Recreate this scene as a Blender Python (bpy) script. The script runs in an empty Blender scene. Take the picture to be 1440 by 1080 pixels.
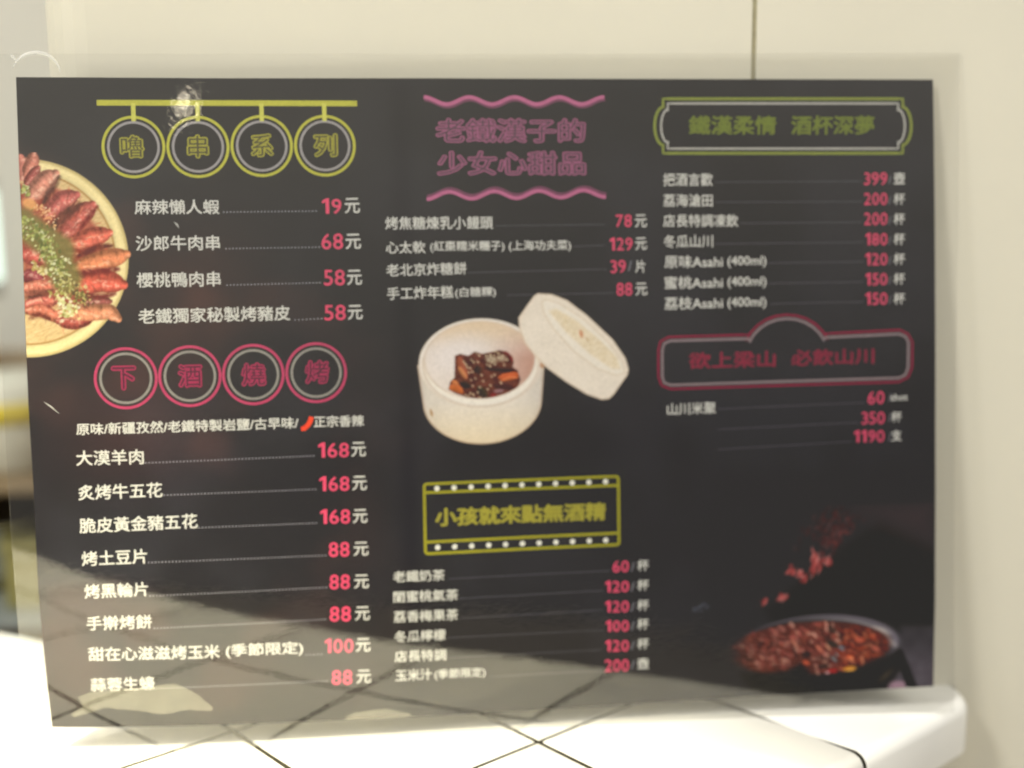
import bpy, math, random
import numpy as np
from mathutils import Matrix, Vector

# ---------------------------------------------------------------- camera, world, light, exposure
S = bpy.context.scene
COL = S.collection
MM = 0.001
rng = np.random.default_rng(7)
random.seed(7)

cam_d = bpy.data.cameras.new('camera')
cam = bpy.data.objects.new('camera', cam_d); COL.objects.link(cam)
cam_d.sensor_width = 36.0; cam_d.lens = 45.0
cam_d.clip_start = 0.02; cam_d.clip_end = 60.0
cam.matrix_world = Matrix(((0.9999504, 0.0099586, -0.0000000, 0.0000000), (-0.0017353, 0.1742457, -0.9847007, 0.0000000), (-0.0098062, 0.9846519, 0.1742543, 0.2710226), (0.0000000, 0.0000000, 0.0000000, 1.0000000)))
cam_d.dof.use_dof = True
cam_d.dof.focus_distance = 0.541
cam_d.dof.aperture_fstop = 3.0
S.camera = cam

world = bpy.data.worlds.new('World'); S.world = world; world.use_nodes = True
wn = world.node_tree; wb = wn.nodes['Background']
wtc = wn.nodes.new('ShaderNodeTexCoord'); wsp = wn.nodes.new('ShaderNodeSeparateXYZ')
wmr = wn.nodes.new('ShaderNodeMapRange'); wmr.inputs['From Min'].default_value = -0.05; wmr.inputs['From Max'].default_value = 0.52
wmx = wn.nodes.new('ShaderNodeMix'); wmx.data_type = 'RGBA'
wmx.inputs['A'].default_value = (0.114, 0.110, 0.112, 1); wmx.inputs['B'].default_value = (0.52, 0.50, 0.45, 1)
wn.links.new(wtc.outputs['Generated'], wsp.inputs[0]); wn.links.new(wsp.outputs['Z'], wmr.inputs['Value'])
wn.links.new(wmr.outputs[0], wmx.inputs['Factor']); wn.links.new(wmx.outputs['Result'], wb.inputs['Color'])
wb.inputs['Strength'].default_value = 1.0

S.view_settings.view_transform = 'Standard'; S.view_settings.look = 'None'
S.view_settings.exposure = 0.39; S.view_settings.gamma = 1.0
S.render.engine = 'CYCLES'
S.cycles.max_bounces = 8; S.cycles.transparent_max_bounces = 16
S.cycles.sample_clamp_indirect = 4.0
S.cycles.use_denoising = True
S.cycles.denoising_prefilter = 'ACCURATE'

# frame of the menu sheet: x along its lower edge, z up the sheet, y into the sheet (mm for layout)
MENU_M = Matrix(((0.9960941, -0.0879180, -0.0081885, -0.2150245), (0.0882985, 0.9918015, 0.0923747, 0.5564747), (0.0000000, -0.0927369, 0.9956907, 0.0120000), (0.0000000, 0.0000000, 0.0000000, 1.0000000)))            # local (metres) to world
U_AX = Vector((0.996094, 0.088299, 0.000000)); W_AX = Vector((-0.088299, 0.996094, 0.000000))      # horizontal directions along and away into the wall
MENU_O = Vector((-0.214926, 0.555366, 0.000000))

def lamp(name, loc, target, size, power, color, kind='AREA'):
    d = bpy.data.lights.new(name, kind); o = bpy.data.objects.new(name, d); COL.objects.link(o)
    d.energy = power; d.color = color
    if kind == 'AREA':
        d.shape = 'DISK'; d.size = size
        o.rotation_euler = (Vector(target) - Vector(loc)).to_track_quat('-Z', 'Y').to_euler()
    else:
        d.shadow_soft_size = size
    o.location = loc
    return o

key_dir = (-1.4 * U_AX - 1.0 * W_AX + Vector((0, 0, 1.6)))
key_loc = MENU_O + 0.42 * U_AX + key_dir * 1.6
lamp('ceiling_lamp', key_loc, MENU_O + 0.2 * U_AX, 0.42, 66, (1.0, 0.972, 0.915))
lamp('fill_lamp', (0.95, -0.55, 1.25), (0.42, 0.62, 0.15), 0.8, 13, (1.0, 0.965, 0.88))  # unseen soft fill, added to lift the right side of the wall
lamp('counter_fill', (-0.42, 0.02, 1.0), (-0.33, 0.10, 0), 0.14, 19, (1.0, 0.90, 0.58)).data.spread = math.radians(62)  # unseen lamp added to brighten the counter that the laminate reflects
lamp('spot_lamp', (-0.156918, -0.273406, 0.565280), None, 0.009, 0.022, (1.0, 0.9, 0.72), 'POINT')

# ---------------------------------------------------------------- materials
def s2l(c):
    c = np.asarray(c, float) / 255.0
    return np.where(c <= 0.04045, c / 12.92, ((c + 0.055) / 1.055) ** 2.4)

VEIL = 0.021; GAIN = np.array([0.90, 0.94, 1.08])
def ink(c):                                    # printed colour for a tone seen under the lamp and the film
    return np.clip((s2l(c) - VEIL) * GAIN, 0.004, 0.86)

def mat(name, color, rough=0.5, spec=0.5, noise=None, bump=None, metal=0.0, emit=None):
    m = bpy.data.materials.new(name); m.use_nodes = True
    nt = m.node_tree; b = nt.nodes['Principled BSDF']
    b.inputs['Base Color'].default_value = (*color, 1); b.inputs['Roughness'].default_value = rough
    b.inputs['Specular IOR Level'].default_value = spec; b.inputs['Metallic'].default_value = metal
    tc = nt.nodes.new('ShaderNodeTexCoord')
    if noise:
        sc, amt = noise
        n = nt.nodes.new('ShaderNodeTexNoise'); n.inputs['Scale'].default_value = sc; n.inputs['Detail'].default_value = 5
        nt.links.new(tc.outputs['Object'], n.inputs['Vector'])
        r = nt.nodes.new('ShaderNodeMapRange'); r.inputs['From Min'].default_value = .3; r.inputs['From Max'].default_value = .7
        r.inputs['To Min'].default_value = 1 - amt; r.inputs['To Max'].default_value = 1 + amt
        nt.links.new(n.outputs['Fac'], r.inputs['Value'])
        h = nt.nodes.new('ShaderNodeHueSaturation'); h.inputs['Color'].default_value = (*color, 1)
        nt.links.new(r.outputs[0], h.inputs['Value']); nt.links.new(h.outputs[0], b.inputs['Base Color'])
    if bump:
        sc, st, ds = bump
        n = nt.nodes.new('ShaderNodeTexNoise'); n.inputs['Scale'].default_value = sc; n.inputs['Detail'].default_value = 4
        nt.links.new(tc.outputs['Object'], n.inputs['Vector'])
        bp = nt.nodes.new('ShaderNodeBump'); bp.inputs['Strength'].default_value = st; bp.inputs['Distance'].default_value = ds
        nt.links.new(n.outputs['Fac'], bp.inputs['Height']); nt.links.new(bp.outputs[0], b.inputs['Normal'])
    if emit:
        b.inputs['Emission Color'].default_value = (*emit[0], 1); b.inputs['Emission Strength'].default_value = emit[1]
    return m

INK = {}
def ink_mat(c):
    c = tuple(c)
    if c not in INK:
        INK[c] = mat('ink_%d_%d_%d' % c, ink(c), 0.8, 0.0, noise=(900.0, 0.10))
    return INK[c]

def paint_mat():
    m = bpy.data.materials.new('print'); m.use_nodes = True
    nt = m.node_tree; b = nt.nodes['Principled BSDF']
    a = nt.nodes.new('ShaderNodeAttribute'); a.attribute_name = 'Col'
    tc = nt.nodes.new('ShaderNodeTexCoord'); n = nt.nodes.new('ShaderNodeTexNoise')
    n.inputs['Scale'].default_value = 1100; n.inputs['Detail'].default_value = 2
    r = nt.nodes.new('ShaderNodeMapRange'); r.inputs['From Min'].default_value = .3; r.inputs['From Max'].default_value = .7
    r.inputs['To Min'].default_value = .92; r.inputs['To Max'].default_value = 1.08
    h = nt.nodes.new('ShaderNodeHueSaturation')
    nt.links.new(tc.outputs['Object'], n.inputs['Vector']); nt.links.new(n.outputs['Fac'], r.inputs['Value'])
    nt.links.new(r.outputs[0], h.inputs['Value']); nt.links.new(a.outputs['Color'], h.inputs['Color'])
    nt.links.new(h.outputs[0], b.inputs['Base Color'])
    b.inputs['Roughness'].default_value = 0.8; b.inputs['Specular IOR Level'].default_value = 0.0
    return m
M_PRINT = paint_mat()

def film_mat(F0, name):
    m = bpy.data.materials.new(name); m.use_nodes = True
    nt = m.node_tree; nt.nodes.clear(); N = nt.nodes.new; L = nt.links.new
    out = N('ShaderNodeOutputMaterial'); tr = N('ShaderNodeBsdfTransparent'); gl = N('ShaderNodeBsdfGlossy'); mx = N('ShaderNodeMixShader')
    df = N('ShaderNodeBsdfDiffuse'); df.inputs['Color'].default_value = (0.75, 0.74, 0.68, 1)
    mx2 = N('ShaderNodeMixShader'); mx2.inputs[0].default_value = 0.002
    tr.inputs['Color'].default_value = (0.995, 0.995, 0.99, 1)
    gl.inputs['Roughness'].default_value = 0.012; gl.inputs['Color'].default_value = (1.0, 0.975, 0.90, 1)
    g = N('ShaderNodeNewGeometry'); dt = N('ShaderNodeVectorMath'); dt.operation = 'DOT_PRODUCT'
    ab = N('ShaderNodeMath'); ab.operation = 'ABSOLUTE'
    s1 = N('ShaderNodeMath'); s1.operation = 'SUBTRACT'; s1.inputs[0].default_value = 1; s1.use_clamp = True
    pw = N('ShaderNodeMath'); pw.operation = 'POWER'; pw.inputs[1].default_value = 5
    mu = N('ShaderNodeMath'); mu.operation = 'MULTIPLY_ADD'; mu.inputs[1].default_value = 1 - F0; mu.inputs[2].default_value = F0
    L(g.outputs['Normal'], dt.inputs[0]); L(g.outputs['Incoming'], dt.inputs[1]); L(dt.outputs['Value'], ab.inputs[0])
    L(ab.outputs[0], s1.inputs[1]); L(s1.outputs[0], pw.inputs[0]); L(pw.outputs[0], mu.inputs[0])
    tc = N('ShaderNodeTexCoord')
    n1 = N('ShaderNodeTexNoise'); n1.inputs['Scale'].default_value = 55; n1.inputs['Detail'].default_value = 1.5
    n2 = N('ShaderNodeTexNoise'); n2.inputs['Scale'].default_value = 420; n2.inputs['Detail'].default_value = 2
    L(tc.outputs['Object'], n1.inputs['Vector']); L(tc.outputs['Object'], n2.inputs['Vector'])
    ad = N('ShaderNodeMath'); ad.operation = 'MULTIPLY_ADD'; ad.inputs[1].default_value = 0.17
    L(n2.outputs['Fac'], ad.inputs[0]); L(n1.outputs['Fac'], ad.inputs[2])
    bp = N('ShaderNodeBump'); bp.inputs['Strength'].default_value = 1.0; bp.inputs['Distance'].default_value = 0.000085
    L(ad.outputs[0], bp.inputs['Height']); L(bp.outputs[0], gl.inputs['Normal'])
    L(tr.outputs[0], mx2.inputs[1]); L(df.outputs[0], mx2.inputs[2])
    L(mu.outputs[0], mx.inputs[0]); L(mx2.outputs[0], mx.inputs[1]); L(gl.outputs[0], mx.inputs[2]); L(mx.outputs[0], out.inputs['Surface'])
    return m
M_FILM = film_mat(0.14, 'laminate_film'); M_FILMB = film_mat(0.03, 'laminate_film_back')

M_TILE = mat('glazed_tile', (0.80, 0.795, 0.77), 0.06, 0.5, noise=(9, 0.03), bump=(5, 0.2, 0.0001))
M_GROUT = mat('dark_grout', (0.024, 0.022, 0.014), 0.9, 0.2, noise=(300, 0.3), bump=(700, .6, .0003))
M_WALL = mat('cream_laminate', (0.62, 0.595, 0.50), 0.5, 0.35, noise=(4.0, 0.06), bump=(500, 0.12, 0.0002))
M_WALLG = mat('pale_grey_paint', (0.75, 0.735, 0.66), 0.7, 0.3, noise=(2.0, 0.04))
M_JOINT = mat('olive_sealant', (0.40, 0.37, 0.25), 0.7, 0.3, noise=(200, 0.15))

# ---------------------------------------------------------------- helpers
def new_obj(name, me, parent=None, m=None):
    o = bpy.data.objects.new(name, me); COL.objects.link(o)
    if parent: o.parent = parent
    if m: me.materials.append(m)
    return o

def mesh(name, v, f):
    me = bpy.data.meshes.new(name); me.from_pydata([tuple(p) for p in v], [], [tuple(q) for q in f]); me.update(); return me

def tag(o, label=None, cat=None, group=None, kind=None):
    if label: o['label'] = label
    if cat: o['category'] = cat
    if group: o['group'] = group
    if kind: o['kind'] = kind
    return o

def empty(name, loc=(0, 0, 0)):
    o = bpy.data.objects.new(name, None); COL.objects.link(o); o.location = loc; o.empty_display_size = .02; return o

def smooth(me):
    for p in me.polygons: p.use_smooth = True

# ---------------------------------------------------------------- the counter (tiles run at an angle to the menu)
D1 = Vector((0.654579, -0.755993, 0.000000)); D2 = Vector((0.755993, 0.654579, 0.000000))
EDGE1 = -308.0; JOINTS1 = [-308.0 - 1.0 - 110.6 + 0 * k for k in range(1)]
JOINTS1 = [-419.6, -527.2, -636.9, -745.0, -853.0, -961.0]
JOINTS2 = [580.5 - 101.4 * k for k in range(0, 13)]
def P3(a, b, z): q = D1 * (a * MM) + D2 * (b * MM); return (q.x, q.y, z * MM)

wall_off = 31.0 * MM                                  # wall face, measured from the foot of the sheet
def off(p): return (Vector((p[0], p[1], 0)) - Vector((MENU_O.x, MENU_O.y, 0))).dot(W_AX)
def ucoord(p): return (Vector((p[0], p[1], 0)) - Vector((MENU_O.x, MENU_O.y, 0))).dot(U_AX)

def clip(poly, fn):                                   # keep the side where fn >= 0
    out = []
    for i in range(len(poly)):
        a, b = poly[i], poly[(i + 1) % len(poly)]; fa, fb = fn(a), fn(b)
        if fa >= 0: out.append(a)
        if fa * fb < 0:
            t = fa / (fa - fb); out.append((a[0] + (b[0] - a[0]) * t, a[1] + (b[1] - a[1]) * t))
    return out

def round_corner(poly, idx, r, n=5):
    p = Vector(poly[idx]).to_2d(); a = Vector(poly[idx - 1]).to_2d(); b = Vector(poly[(idx + 1) % len(poly)]).to_2d()
    da = (a - p).normalized(); db = (b - p).normalized(); q = []
    for k in range(n + 1):
        t = k / n; s = p + da * r * (1 - t) ** 2 + db * r * t ** 2; q.append((s.x, s.y))
    return poly[:idx] + q + poly[idx + 1:]

def slab(poly, z0, z1, ch):                           # prism with a chamfered top
    c = np.mean(poly, axis=0); n = len(poly)
    P = np.array(poly); d = c - P; ln = np.linalg.norm(d, axis=1)[:, None]
    Pi = P + d / ln * ch * 1.35
    v = [(*q, z0) for q in P] + [(*q, z1 - ch * .7) for q in P] + [(*q, z1) for q in Pi]
    f = [tuple(range(2 * n, 3 * n)), tuple(reversed(range(n)))]
    for i in range(n):
        j = (i + 1) % n
        f += [(i, j, n + j, n + i), (n + i, n + j, 2 * n + j, 2 * n + i)]
    return v, f

counter = tag(empty('counter'), 'white glossy tiled counter with dark grout lines and a rounded front edge, under the menu', 'counter')
back_a, back_b = Vector((-0.301, 0.713)), Vector((-0.271, 0.699))
bn = Vector((-(back_b - back_a).y, (back_b - back_a).x)).normalized()
if bn.dot(Vector((0, -1))) < 0: bn = -bn
def behind(p): return (Vector(p) - back_a).dot(bn)
left_u = 6.0 * MM
def regions(poly):
    A = clip(poly, lambda p: wall_off - 0.3 * MM - off(p))
    B = clip(clip(clip(poly, lambda p: off(p) - wall_off + 0.3 * MM), lambda p: left_u - ucoord(p)), behind)
    return [r for r in (A, B) if len(r) >= 3]
def area(p): 
    return abs(sum(p[i][0] * p[(i + 1) % len(p)][1] - p[(i + 1) % len(p)][0] * p[i][1] for i in range(len(p)))) / 2
G = 1.45
full = {}
for i in range(len(JOINTS1) - 1):
    for j in range(len(JOINTS2) - 1):
        a1, a0 = JOINTS1[i] - G, JOINTS1[i + 1] + G; b1, b0 = JOINTS2[j] - G, JOINTS2[j + 1] + G
        poly = [P3(a, b, 0)[:2] for a, b in ((a0, b0), (a1, b0), (a1, b1), (a0, b1))]
        for r in regions(poly):
            if area(r) < 4e-5: continue
            if len(r) == 4 and area(r) > .999 * area(poly):
                key = (round(a1 - a0, 1), round(b1 - b0, 1)); c = np.mean(poly, axis=0)
                if key not in full:
                    rel = [(q[0] - c[0], q[1] - c[1]) for q in poly]
                    v, f = slab(rel, -7 * MM, 0, .45 * MM); full[key] = mesh('tile', v, f); full[key].materials.append(M_TILE)
                o = bpy.data.objects.new('tile', full[key]); COL.objects.link(o); o.parent = counter
                o.location = (c[0], c[1], random.uniform(-.12, .0) * MM)
            else:
                v, f = slab(r, -7 * MM, 0, .45 * MM); new_obj('tile', mesh('tile', v, f), counter, M_TILE)

# edge tiles: bull-nosed profile run along the edge
def nose(inset=0.0, r=7.0, h=30.0, a_in=JOINTS1[0] + G):
    e = EDGE1 - inset; pr = [(a_in, 0 - inset)]
    for k in range(8): 
        t = math.pi / 2 * (1 - k / 7); pr.append((e - r + r * math.cos(t), -inset - r + r * math.sin(t)))
    for k in range(5):
        t = -math.pi / 2 * k / 4; pr.append((e - 4 + 4 * math.cos(t), -h + 4 + inset + 4 * math.sin(t)))
    return pr + [(e - 12, -h + inset), (e - 12, -12), (a_in, -8)]
def run_profile(pr, b0, b1, ends=0.7, endcurve=0.0):
    # sections along b; end rings drawn in slightly; endcurve rounds the plan of the far end
    sec = [(b0, 0.5), (b0 + ends, 0.0)]
    if endcurve:
        for k in range(0, 7):
            t = math.pi / 2 * k / 6; sec.append((b1 - endcurve + endcurve * math.sin(t), endcurve * (1 - math.cos(t))))
    else: sec += [(b1 - ends, 0.0), (b1, 0.5)]
    v = []; n = len(pr)
    for b, cut in sec:
        for a, z in pr:
            v.append(P3(max(a - cut, pr[0][0]) if a > pr[0][0] else a, b, z - (0 if endcurve and cut > .5 else cut * .6 if z > -1 else 0)))
    f = [tuple(range(n)), tuple(reversed(range((len(sec) - 1) * n, len(sec) * n)))]
    for s in range(len(sec) - 1):
        for k in range(n):
            l = (k + 1) % n; f.append((s * n + k, (s + 1) * n + k, (s + 1) * n + l, s * n + l))
    return v, f
for j in range(len(JOINTS2) - 1):
    b1, b0 = JOINTS2[j] - G, JOINTS2[j + 1] + G
    v, f = run_profile(nose(), b0, b1, endcurve=16 if j == 0 else 0)
    if j == 0:                                       # the last one meets the wall: keep it in front of the wall face
        nv = []
        for p in v:
            o_ = off(p) - wall_off + .4 * MM
            if o_ > 0: p = (p[0] - W_AX.x * o_, p[1] - W_AX.y * o_, p[2])
            nv.append(p)
        v = nv
    me = mesh('edge_tile', v, f); smooth(me)
    o = new_obj('edge_tile', me, counter, M_TILE)
    es = o.modifiers.new('e', 'EDGE_SPLIT'); es.split_angle = math.radians(40)

# grout bed below the tiles
beds = []
bedpoly = [P3(a, b, 0)[:2] for a, b in ((JOINTS1[-1], JOINTS2[-1]), (EDGE1 - 14, JOINTS2[-1]), (EDGE1 - 14, 579), (JOINTS1[-1], 579))]
bv, bf = [], []
for r in regions(bedpoly):
    v, f = slab(r, -20 * MM, -0.6 * MM, .1 * MM); k = len(bv); bv += v; bf += [tuple(i + k for i in q) for q in f]
new_obj('grout_bed', mesh('grout_bed', bv, bf), counter, M_GROUT)
pr = nose(inset=0.6, a_in=EDGE1 - 20)
v, f = run_profile(pr, JOINTS2[-1], JOINTS2[0] - 20)
me = mesh('grout_edge', v, f); smooth(me); new_obj('grout_edge', me, counter, M_GROUT)

# ---------------------------------------------------------------- walls behind
wall = tag(empty('wall'), kind='structure')
def wall_box(name, u0, u1, z0, z1, d0, d1, m, bev=0.0, parent=wall):
    O = Vector((MENU_O.x, MENU_O.y, 0))
    v = []
    prof = []
    if bev:
        for k in range(7):
            t = math.pi / 2 * k / 6; prof.append((u0 + bev - bev * math.sin(math.pi / 2 - t) , d0 + bev - bev * math.cos(math.pi / 2 - t)))
        prof = prof + [(u1, d0), (u1, d1), (u0, d1)]
    else: prof = [(u0, d0), (u1, d0), (u1, d1), (u0, d1)]
    for z in (z0, z1):
        for a, d in prof:
            q = O + U_AX * a + W_AX * d; v.append((q.x, q.y, z))
    n = len(prof); f = [tuple(range(n)), tuple(reversed(range(n, 2 * n)))]
    for i in range(n): j = (i + 1) % n; f.append((i, i + n, j + n, j))
    return new_obj(name, mesh(name, v, f), parent, m)
wall_box('wall_panel', 8 * MM, 332.3 * MM, 0.0004, 1.6, wall_off, wall_off + .03, M_WALL, bev=.022)
wall_box('wall_panel', 334.7 * MM, 1.5, -0.75, 1.6, wall_off, wall_off + .03, M_WALL)
wall_box('joint_strip', 332.3 * MM, 334.7 * MM, 0.0004, 1.6, wall_off + .0012, wall_off + .028, M_JOINT)
far = tag(empty('far_wall'), kind='structure')
wall_box('wall_surface', -2.6, 0.9, -0.75, 1.6, 0.85, 0.88, M_WALLG, parent=far)
floor = new_obj('floor', mesh('floor', [(-4, -3, -.75), (4, -3, -.75), (4, 3, -.75), (-4, 3, -.75)], [(0, 1, 2, 3)]), None,
                mat('floor_tile', (.16, .14, .12), .4, .5, noise=(4, .15)))
tag(floor, kind='structure')

# ---------------------------------------------------------------- the menu
BOW = {(0, 1): -18.0686, (0, 2): 8.6706, (0, 3): -1.0245, (0, 4): -0.0086, (1, 0): -9.8503, (1, 1): 11.113, (1, 2): -3.7564, (1, 3): 0.3716, (2, 0): 9.1945, (2, 1): -2.7356, (2, 2): 0.2388, (3, 0): -2.2715, (3, 1): 0.3207, (4, 0): 0.1518}
def bow(x, z):
    x = np.asarray(x, float) / 100; z = np.asarray(z, float) / 100
    return sum(c * x ** i * z ** j for (i, j), c in BOW.items())

menu = empty('menu'); menu.matrix_world = MENU_M
tag(menu, 'black laminated food menu with neon style headings propped upright on the white counter', 'menu')

def place(x, z, lift):                                # layout mm to local metres, lifted off the paper towards the reader
    x = np.asarray(x, float); z = np.asarray(z, float)
    y = bow(x, z) - lift
    return np.stack([x * MM, y * MM, z * MM], -1)

def part_mesh(name, x, z, faces, lift, m, parent=menu):
    P = place(x, z, lift); me = bpy.data.meshes.new(name)
    me.from_pydata(P.tolist(), [], faces); me.update()
    return new_obj(name, me, parent, m)

def grid_part(name, XX, ZZ, lift, m, keep=None, col=None, back=None):
    nz, nx = XX.shape; P = place(XX.ravel(), ZZ.ravel(), lift)
    idx = np.arange(nx * nz).reshape(nz, nx)
    q = np.stack([idx[:-1, :-1], idx[:-1, 1:], idx[1:, 1:], idx[1:, :-1]], -1)
    if keep is not None:
        k = keep[:-1, :-1] | keep[:-1, 1:] | keep[1:, 1:] | keep[1:, :-1]; q = q[k]
    q = q.reshape(-1, 4)
    used = np.unique(q); re = -np.ones(nx * nz, int); re[used] = np.arange(len(used)); q = re[q]; P = P[used]
    if back is not None:                              # closed slab
        n0 = len(P); Pb = P.copy(); Pb[:, 1] += back * MM
        loop = np.concatenate([idx[0, :], idx[1:, -1], idx[-1, -2::-1], idx[-2:0:-1, 0]]); loop = re[loop]
        l2 = np.roll(loop, -1)
        nl = len(loop); Pr = np.concatenate([P[loop], Pb[loop]]); k_ = np.arange(nl); k2 = np.roll(k_, -1)
        rim = np.stack([k_, k_ + nl, k2 + nl, k2], -1) + 2 * n0
        q = np.concatenate([q, q[:, ::-1] + n0, rim]); P = np.concatenate([P, Pb, Pr])
    me = bpy.data.meshes.new(name); me.vertices.add(len(P)); me.vertices.foreach_set('co', P.astype(np.float32).ravel())
    me.loops.add(q.size); me.loops.foreach_set('vertex_index', q.astype(np.int32).ravel())
    me.polygons.add(len(q)); me.polygons.foreach_set('loop_start', np.arange(0, q.size, 4, dtype=np.int32))
    me.update(calc_edges=True); me.validate()
    me.polygons.foreach_set('use_smooth', np.ones(len(q), bool))
    if col is not None:
        c = col.reshape(-1, 3)[used]
        if back is not None: c = np.concatenate([c, np.full((len(P) - len(c), 3), .55)])
        a = me.color_attributes.new('Col', 'FLOAT_COLOR', 'POINT')
        a.data.foreach_set('color', np.concatenate([c, np.ones((len(c), 1))], 1).astype(np.float32).ravel())
    return new_obj(name, me, menu, m)

# smooth value noise on the sheet, in mm
def vnoise(x, z, scale, seed, octs=3):
    out = 0; amp = 1; tot = 0
    for o in range(octs):
        r = np.random.default_rng(seed + o * 17).random((96, 96))
        X = np.asarray(x) / scale * 2 ** o + 13.7 * (o + 1); Z = np.asarray(z) / scale * 2 ** o + 7.3
        xi = np.floor(X).astype(int); zi = np.floor(Z).astype(int); fx = X - xi; fz = Z - zi
        fx = fx * fx * (3 - 2 * fx); fz = fz * fz * (3 - 2 * fz)
        g = lambda a, b: r[a % 96, b % 96]
        v = (g(xi, zi) * (1 - fx) + g(xi + 1, zi) * fx) * (1 - fz) + (g(xi, zi + 1) * (1 - fx) + g(xi + 1, zi + 1) * fx) * fz
        out = out + amp * v; tot += amp; amp *= .5
    return out / tot
def sst(a, b, t): 
    t = np.clip((t - a) / (b - a), 0, 1); return t * t * (3 - 2 * t)

def base_color(x, z):                                 # the dark printed ground with its drifts of brown smoke (screen tone 0..255)
    c = np.zeros(np.shape(x) + (3,)) + np.array([50, 49, 49.5])
    sm = sst(.5, .8, vnoise(x, z, 34, 3)) 
    c += sm[..., None] * np.array([13, 5, 3.]) * sst(200, 60, x)[..., None]
    sm = sst(.45, .8, vnoise(x, z, 52, 9)); c += sm[..., None] * np.array([5, 5, 6.])
    for fx in (168.0,):                         # the darker bands along the folds of the printed design
        c -= np.exp(-((x - fx) / 4.5) ** 2)[..., None] * np.array([5, 5, 4.])
    c += np.exp(-(((x - 77) / 22) ** 2 + ((z - 205) / 26) ** 2))[..., None] * np.array([12, 4, 2.])
    c += np.exp(-(((x - 45) / 30) ** 2 + ((z - 140) / 22) ** 2))[..., None] * np.array([13, 4, 3.])
    return c

def lerp_curve(t, pts): 
    pts = sorted(pts); return np.interp(t, [p[0] for p in pts], [p[1] for p in pts])
RIGHT = [(294.55, 419.48), (231.82, 421.1), (163.76, 422.44), (94.32, 423.28), (41.56, 423.36), (0.97, 422.33)]   # outline of the paper: (height, x)
LEFT = [(297.01, -0.12), (263.68, -0.14), (227.74, 0.2), (196.38, 0.16), (148.99, 0.06), (115.36, 0.4), (67.89, -0.31), (44.28, -0.13), (23.55, 0.11), (1.53, 0.4)]
BOT = [(0.36, 1.17), (38.53, 0.45), (80.47, -0.47), (130.07, -1.34), (180.33, -2.18), (227.21, -2.73), (277.02, -2.44), (330.22, -1.45), (375.78, -0.47), (422.33, 0.97)]
s_ = np.linspace(0, 1, 161)[None, :]; t_ = np.linspace(0, 1, 113)[:, None]
XR = lerp_curve(t_[:, 0] * 295, RIGHT)[:, None]
XL = lerp_curve(t_[:, 0] * 295, LEFT)[:, None]
XX = XL + s_ * (XR - XL); ZB = lerp_curve(XX, BOT); ZT = lerp_curve(XX, [(-0.28, 296.86), (85.22, 296.22), (180.57, 296.17), (279.23, 295.54), (419.48, 294.55)])
ZZ = ZB + t_ * (ZT - ZB)
grid_part('printed_sheet', XX, ZZ, 0.0, M_PRINT, col=ink(base_color(XX, ZZ)), back=0.28)

# clear laminate round it
s_ = np.linspace(0, 1, 121)[None, :]; t_ = np.linspace(0, 1, 91)[:, None]
XX = -10.49 + s_ * (432.52 - -10.49) + 0 * t_
vz = MENU_M.to_3x3() @ Vector((0, 0, 1)); vy = MENU_M.to_3x3() @ Vector((0, 1, 0))
foot = (0.0002 / MM - MENU_M.translation.z / MM - vy.z * bow(XX, XX * 0 - 12)) / vz.z
ZZ = foot + t_ * (307.0 - foot)
film = grid_part('laminate_film', XX, ZZ, 0.34, M_FILM, back=0.72)
film.data.materials.append(M_FILMB)
nf = (XX.shape[0] - 1) * (XX.shape[1] - 1); mi = np.zeros(len(film.data.polygons), np.int32); mi[nf:] = 1
film.data.polygons.foreach_set('material_index', mi)

# ---- lettering
def text_data(s, offset=0.0):
    cu = bpy.data.curves.new('t', 'FONT'); cu.body = s; cu.size = 1; cu.resolution_u = 3; cu.offset = offset
    o = bpy.data.objects.new('t', cu); COL.objects.link(o)
    dg = bpy.context.evaluated_depsgraph_get(); me = o.evaluated_get(dg).to_mesh()
    n = len(me.vertices); co = np.empty(n * 3); me.vertices.foreach_get('co', co); co = co.reshape(-1, 3)[:, :2]
    fs = [tuple(p.vertices) for p in me.polygons]
    o.evaluated_get(dg).to_mesh_clear(); bpy.data.objects.remove(o); bpy.data.curves.remove(cu)
    return co, fs
CACHE = {}
ONE = (np.array([(.19, 0), (.33, 0), (.33, .715), (.22, .715), (.19, .70), (.03, .60), (.03, .48), (.19, .57)]), [(0, 1, 2, 3, 4, 7), (4, 5, 6, 7)])
def number_data(s):                                    # figures set one by one; the 1 has a flag and no foot
    V = []; F = []; cur = 0; k = 0
    for ch in s:
        if ch not in CACHE: CACHE[ch] = ONE if ch == '1' else text_data(ch)
        co, fs = CACHE[ch]; w = co[:, 0].max() - co[:, 0].min()
        V.append(co - np.array([co[:, 0].min() - cur, 0])); F += [tuple(a + k for a in f) for f in fs]; k += len(co); cur += w + (.10 if ch != '1' else .13)
    return np.concatenate(V), F
def text_cached(s, weight):                            # heavier strokes: the outline repeated a hair to each side
    if s not in CACHE: CACHE[s] = number_data(s) if s.isdigit() and len(s) > 1 else text_data(s)
    co, fs = CACHE[s]
    if weight <= .001: return np.c_[co, co[:, 0] * 0], fs
    k = 9 if weight > .03 else 6
    sh = [(0, 0)] + [(weight * math.cos(2 * math.pi * i / (k - 1)), weight * math.sin(2 * math.pi * i / (k - 1))) for i in range(k - 1)]
    V = np.concatenate([np.c_[co + np.array(q), np.full(len(co), .003 * i)] for i, q in enumerate(sh)]); n = len(co)
    return V, [tuple(a + n * i for a in f) for i in range(len(sh)) for f in fs]

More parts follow.
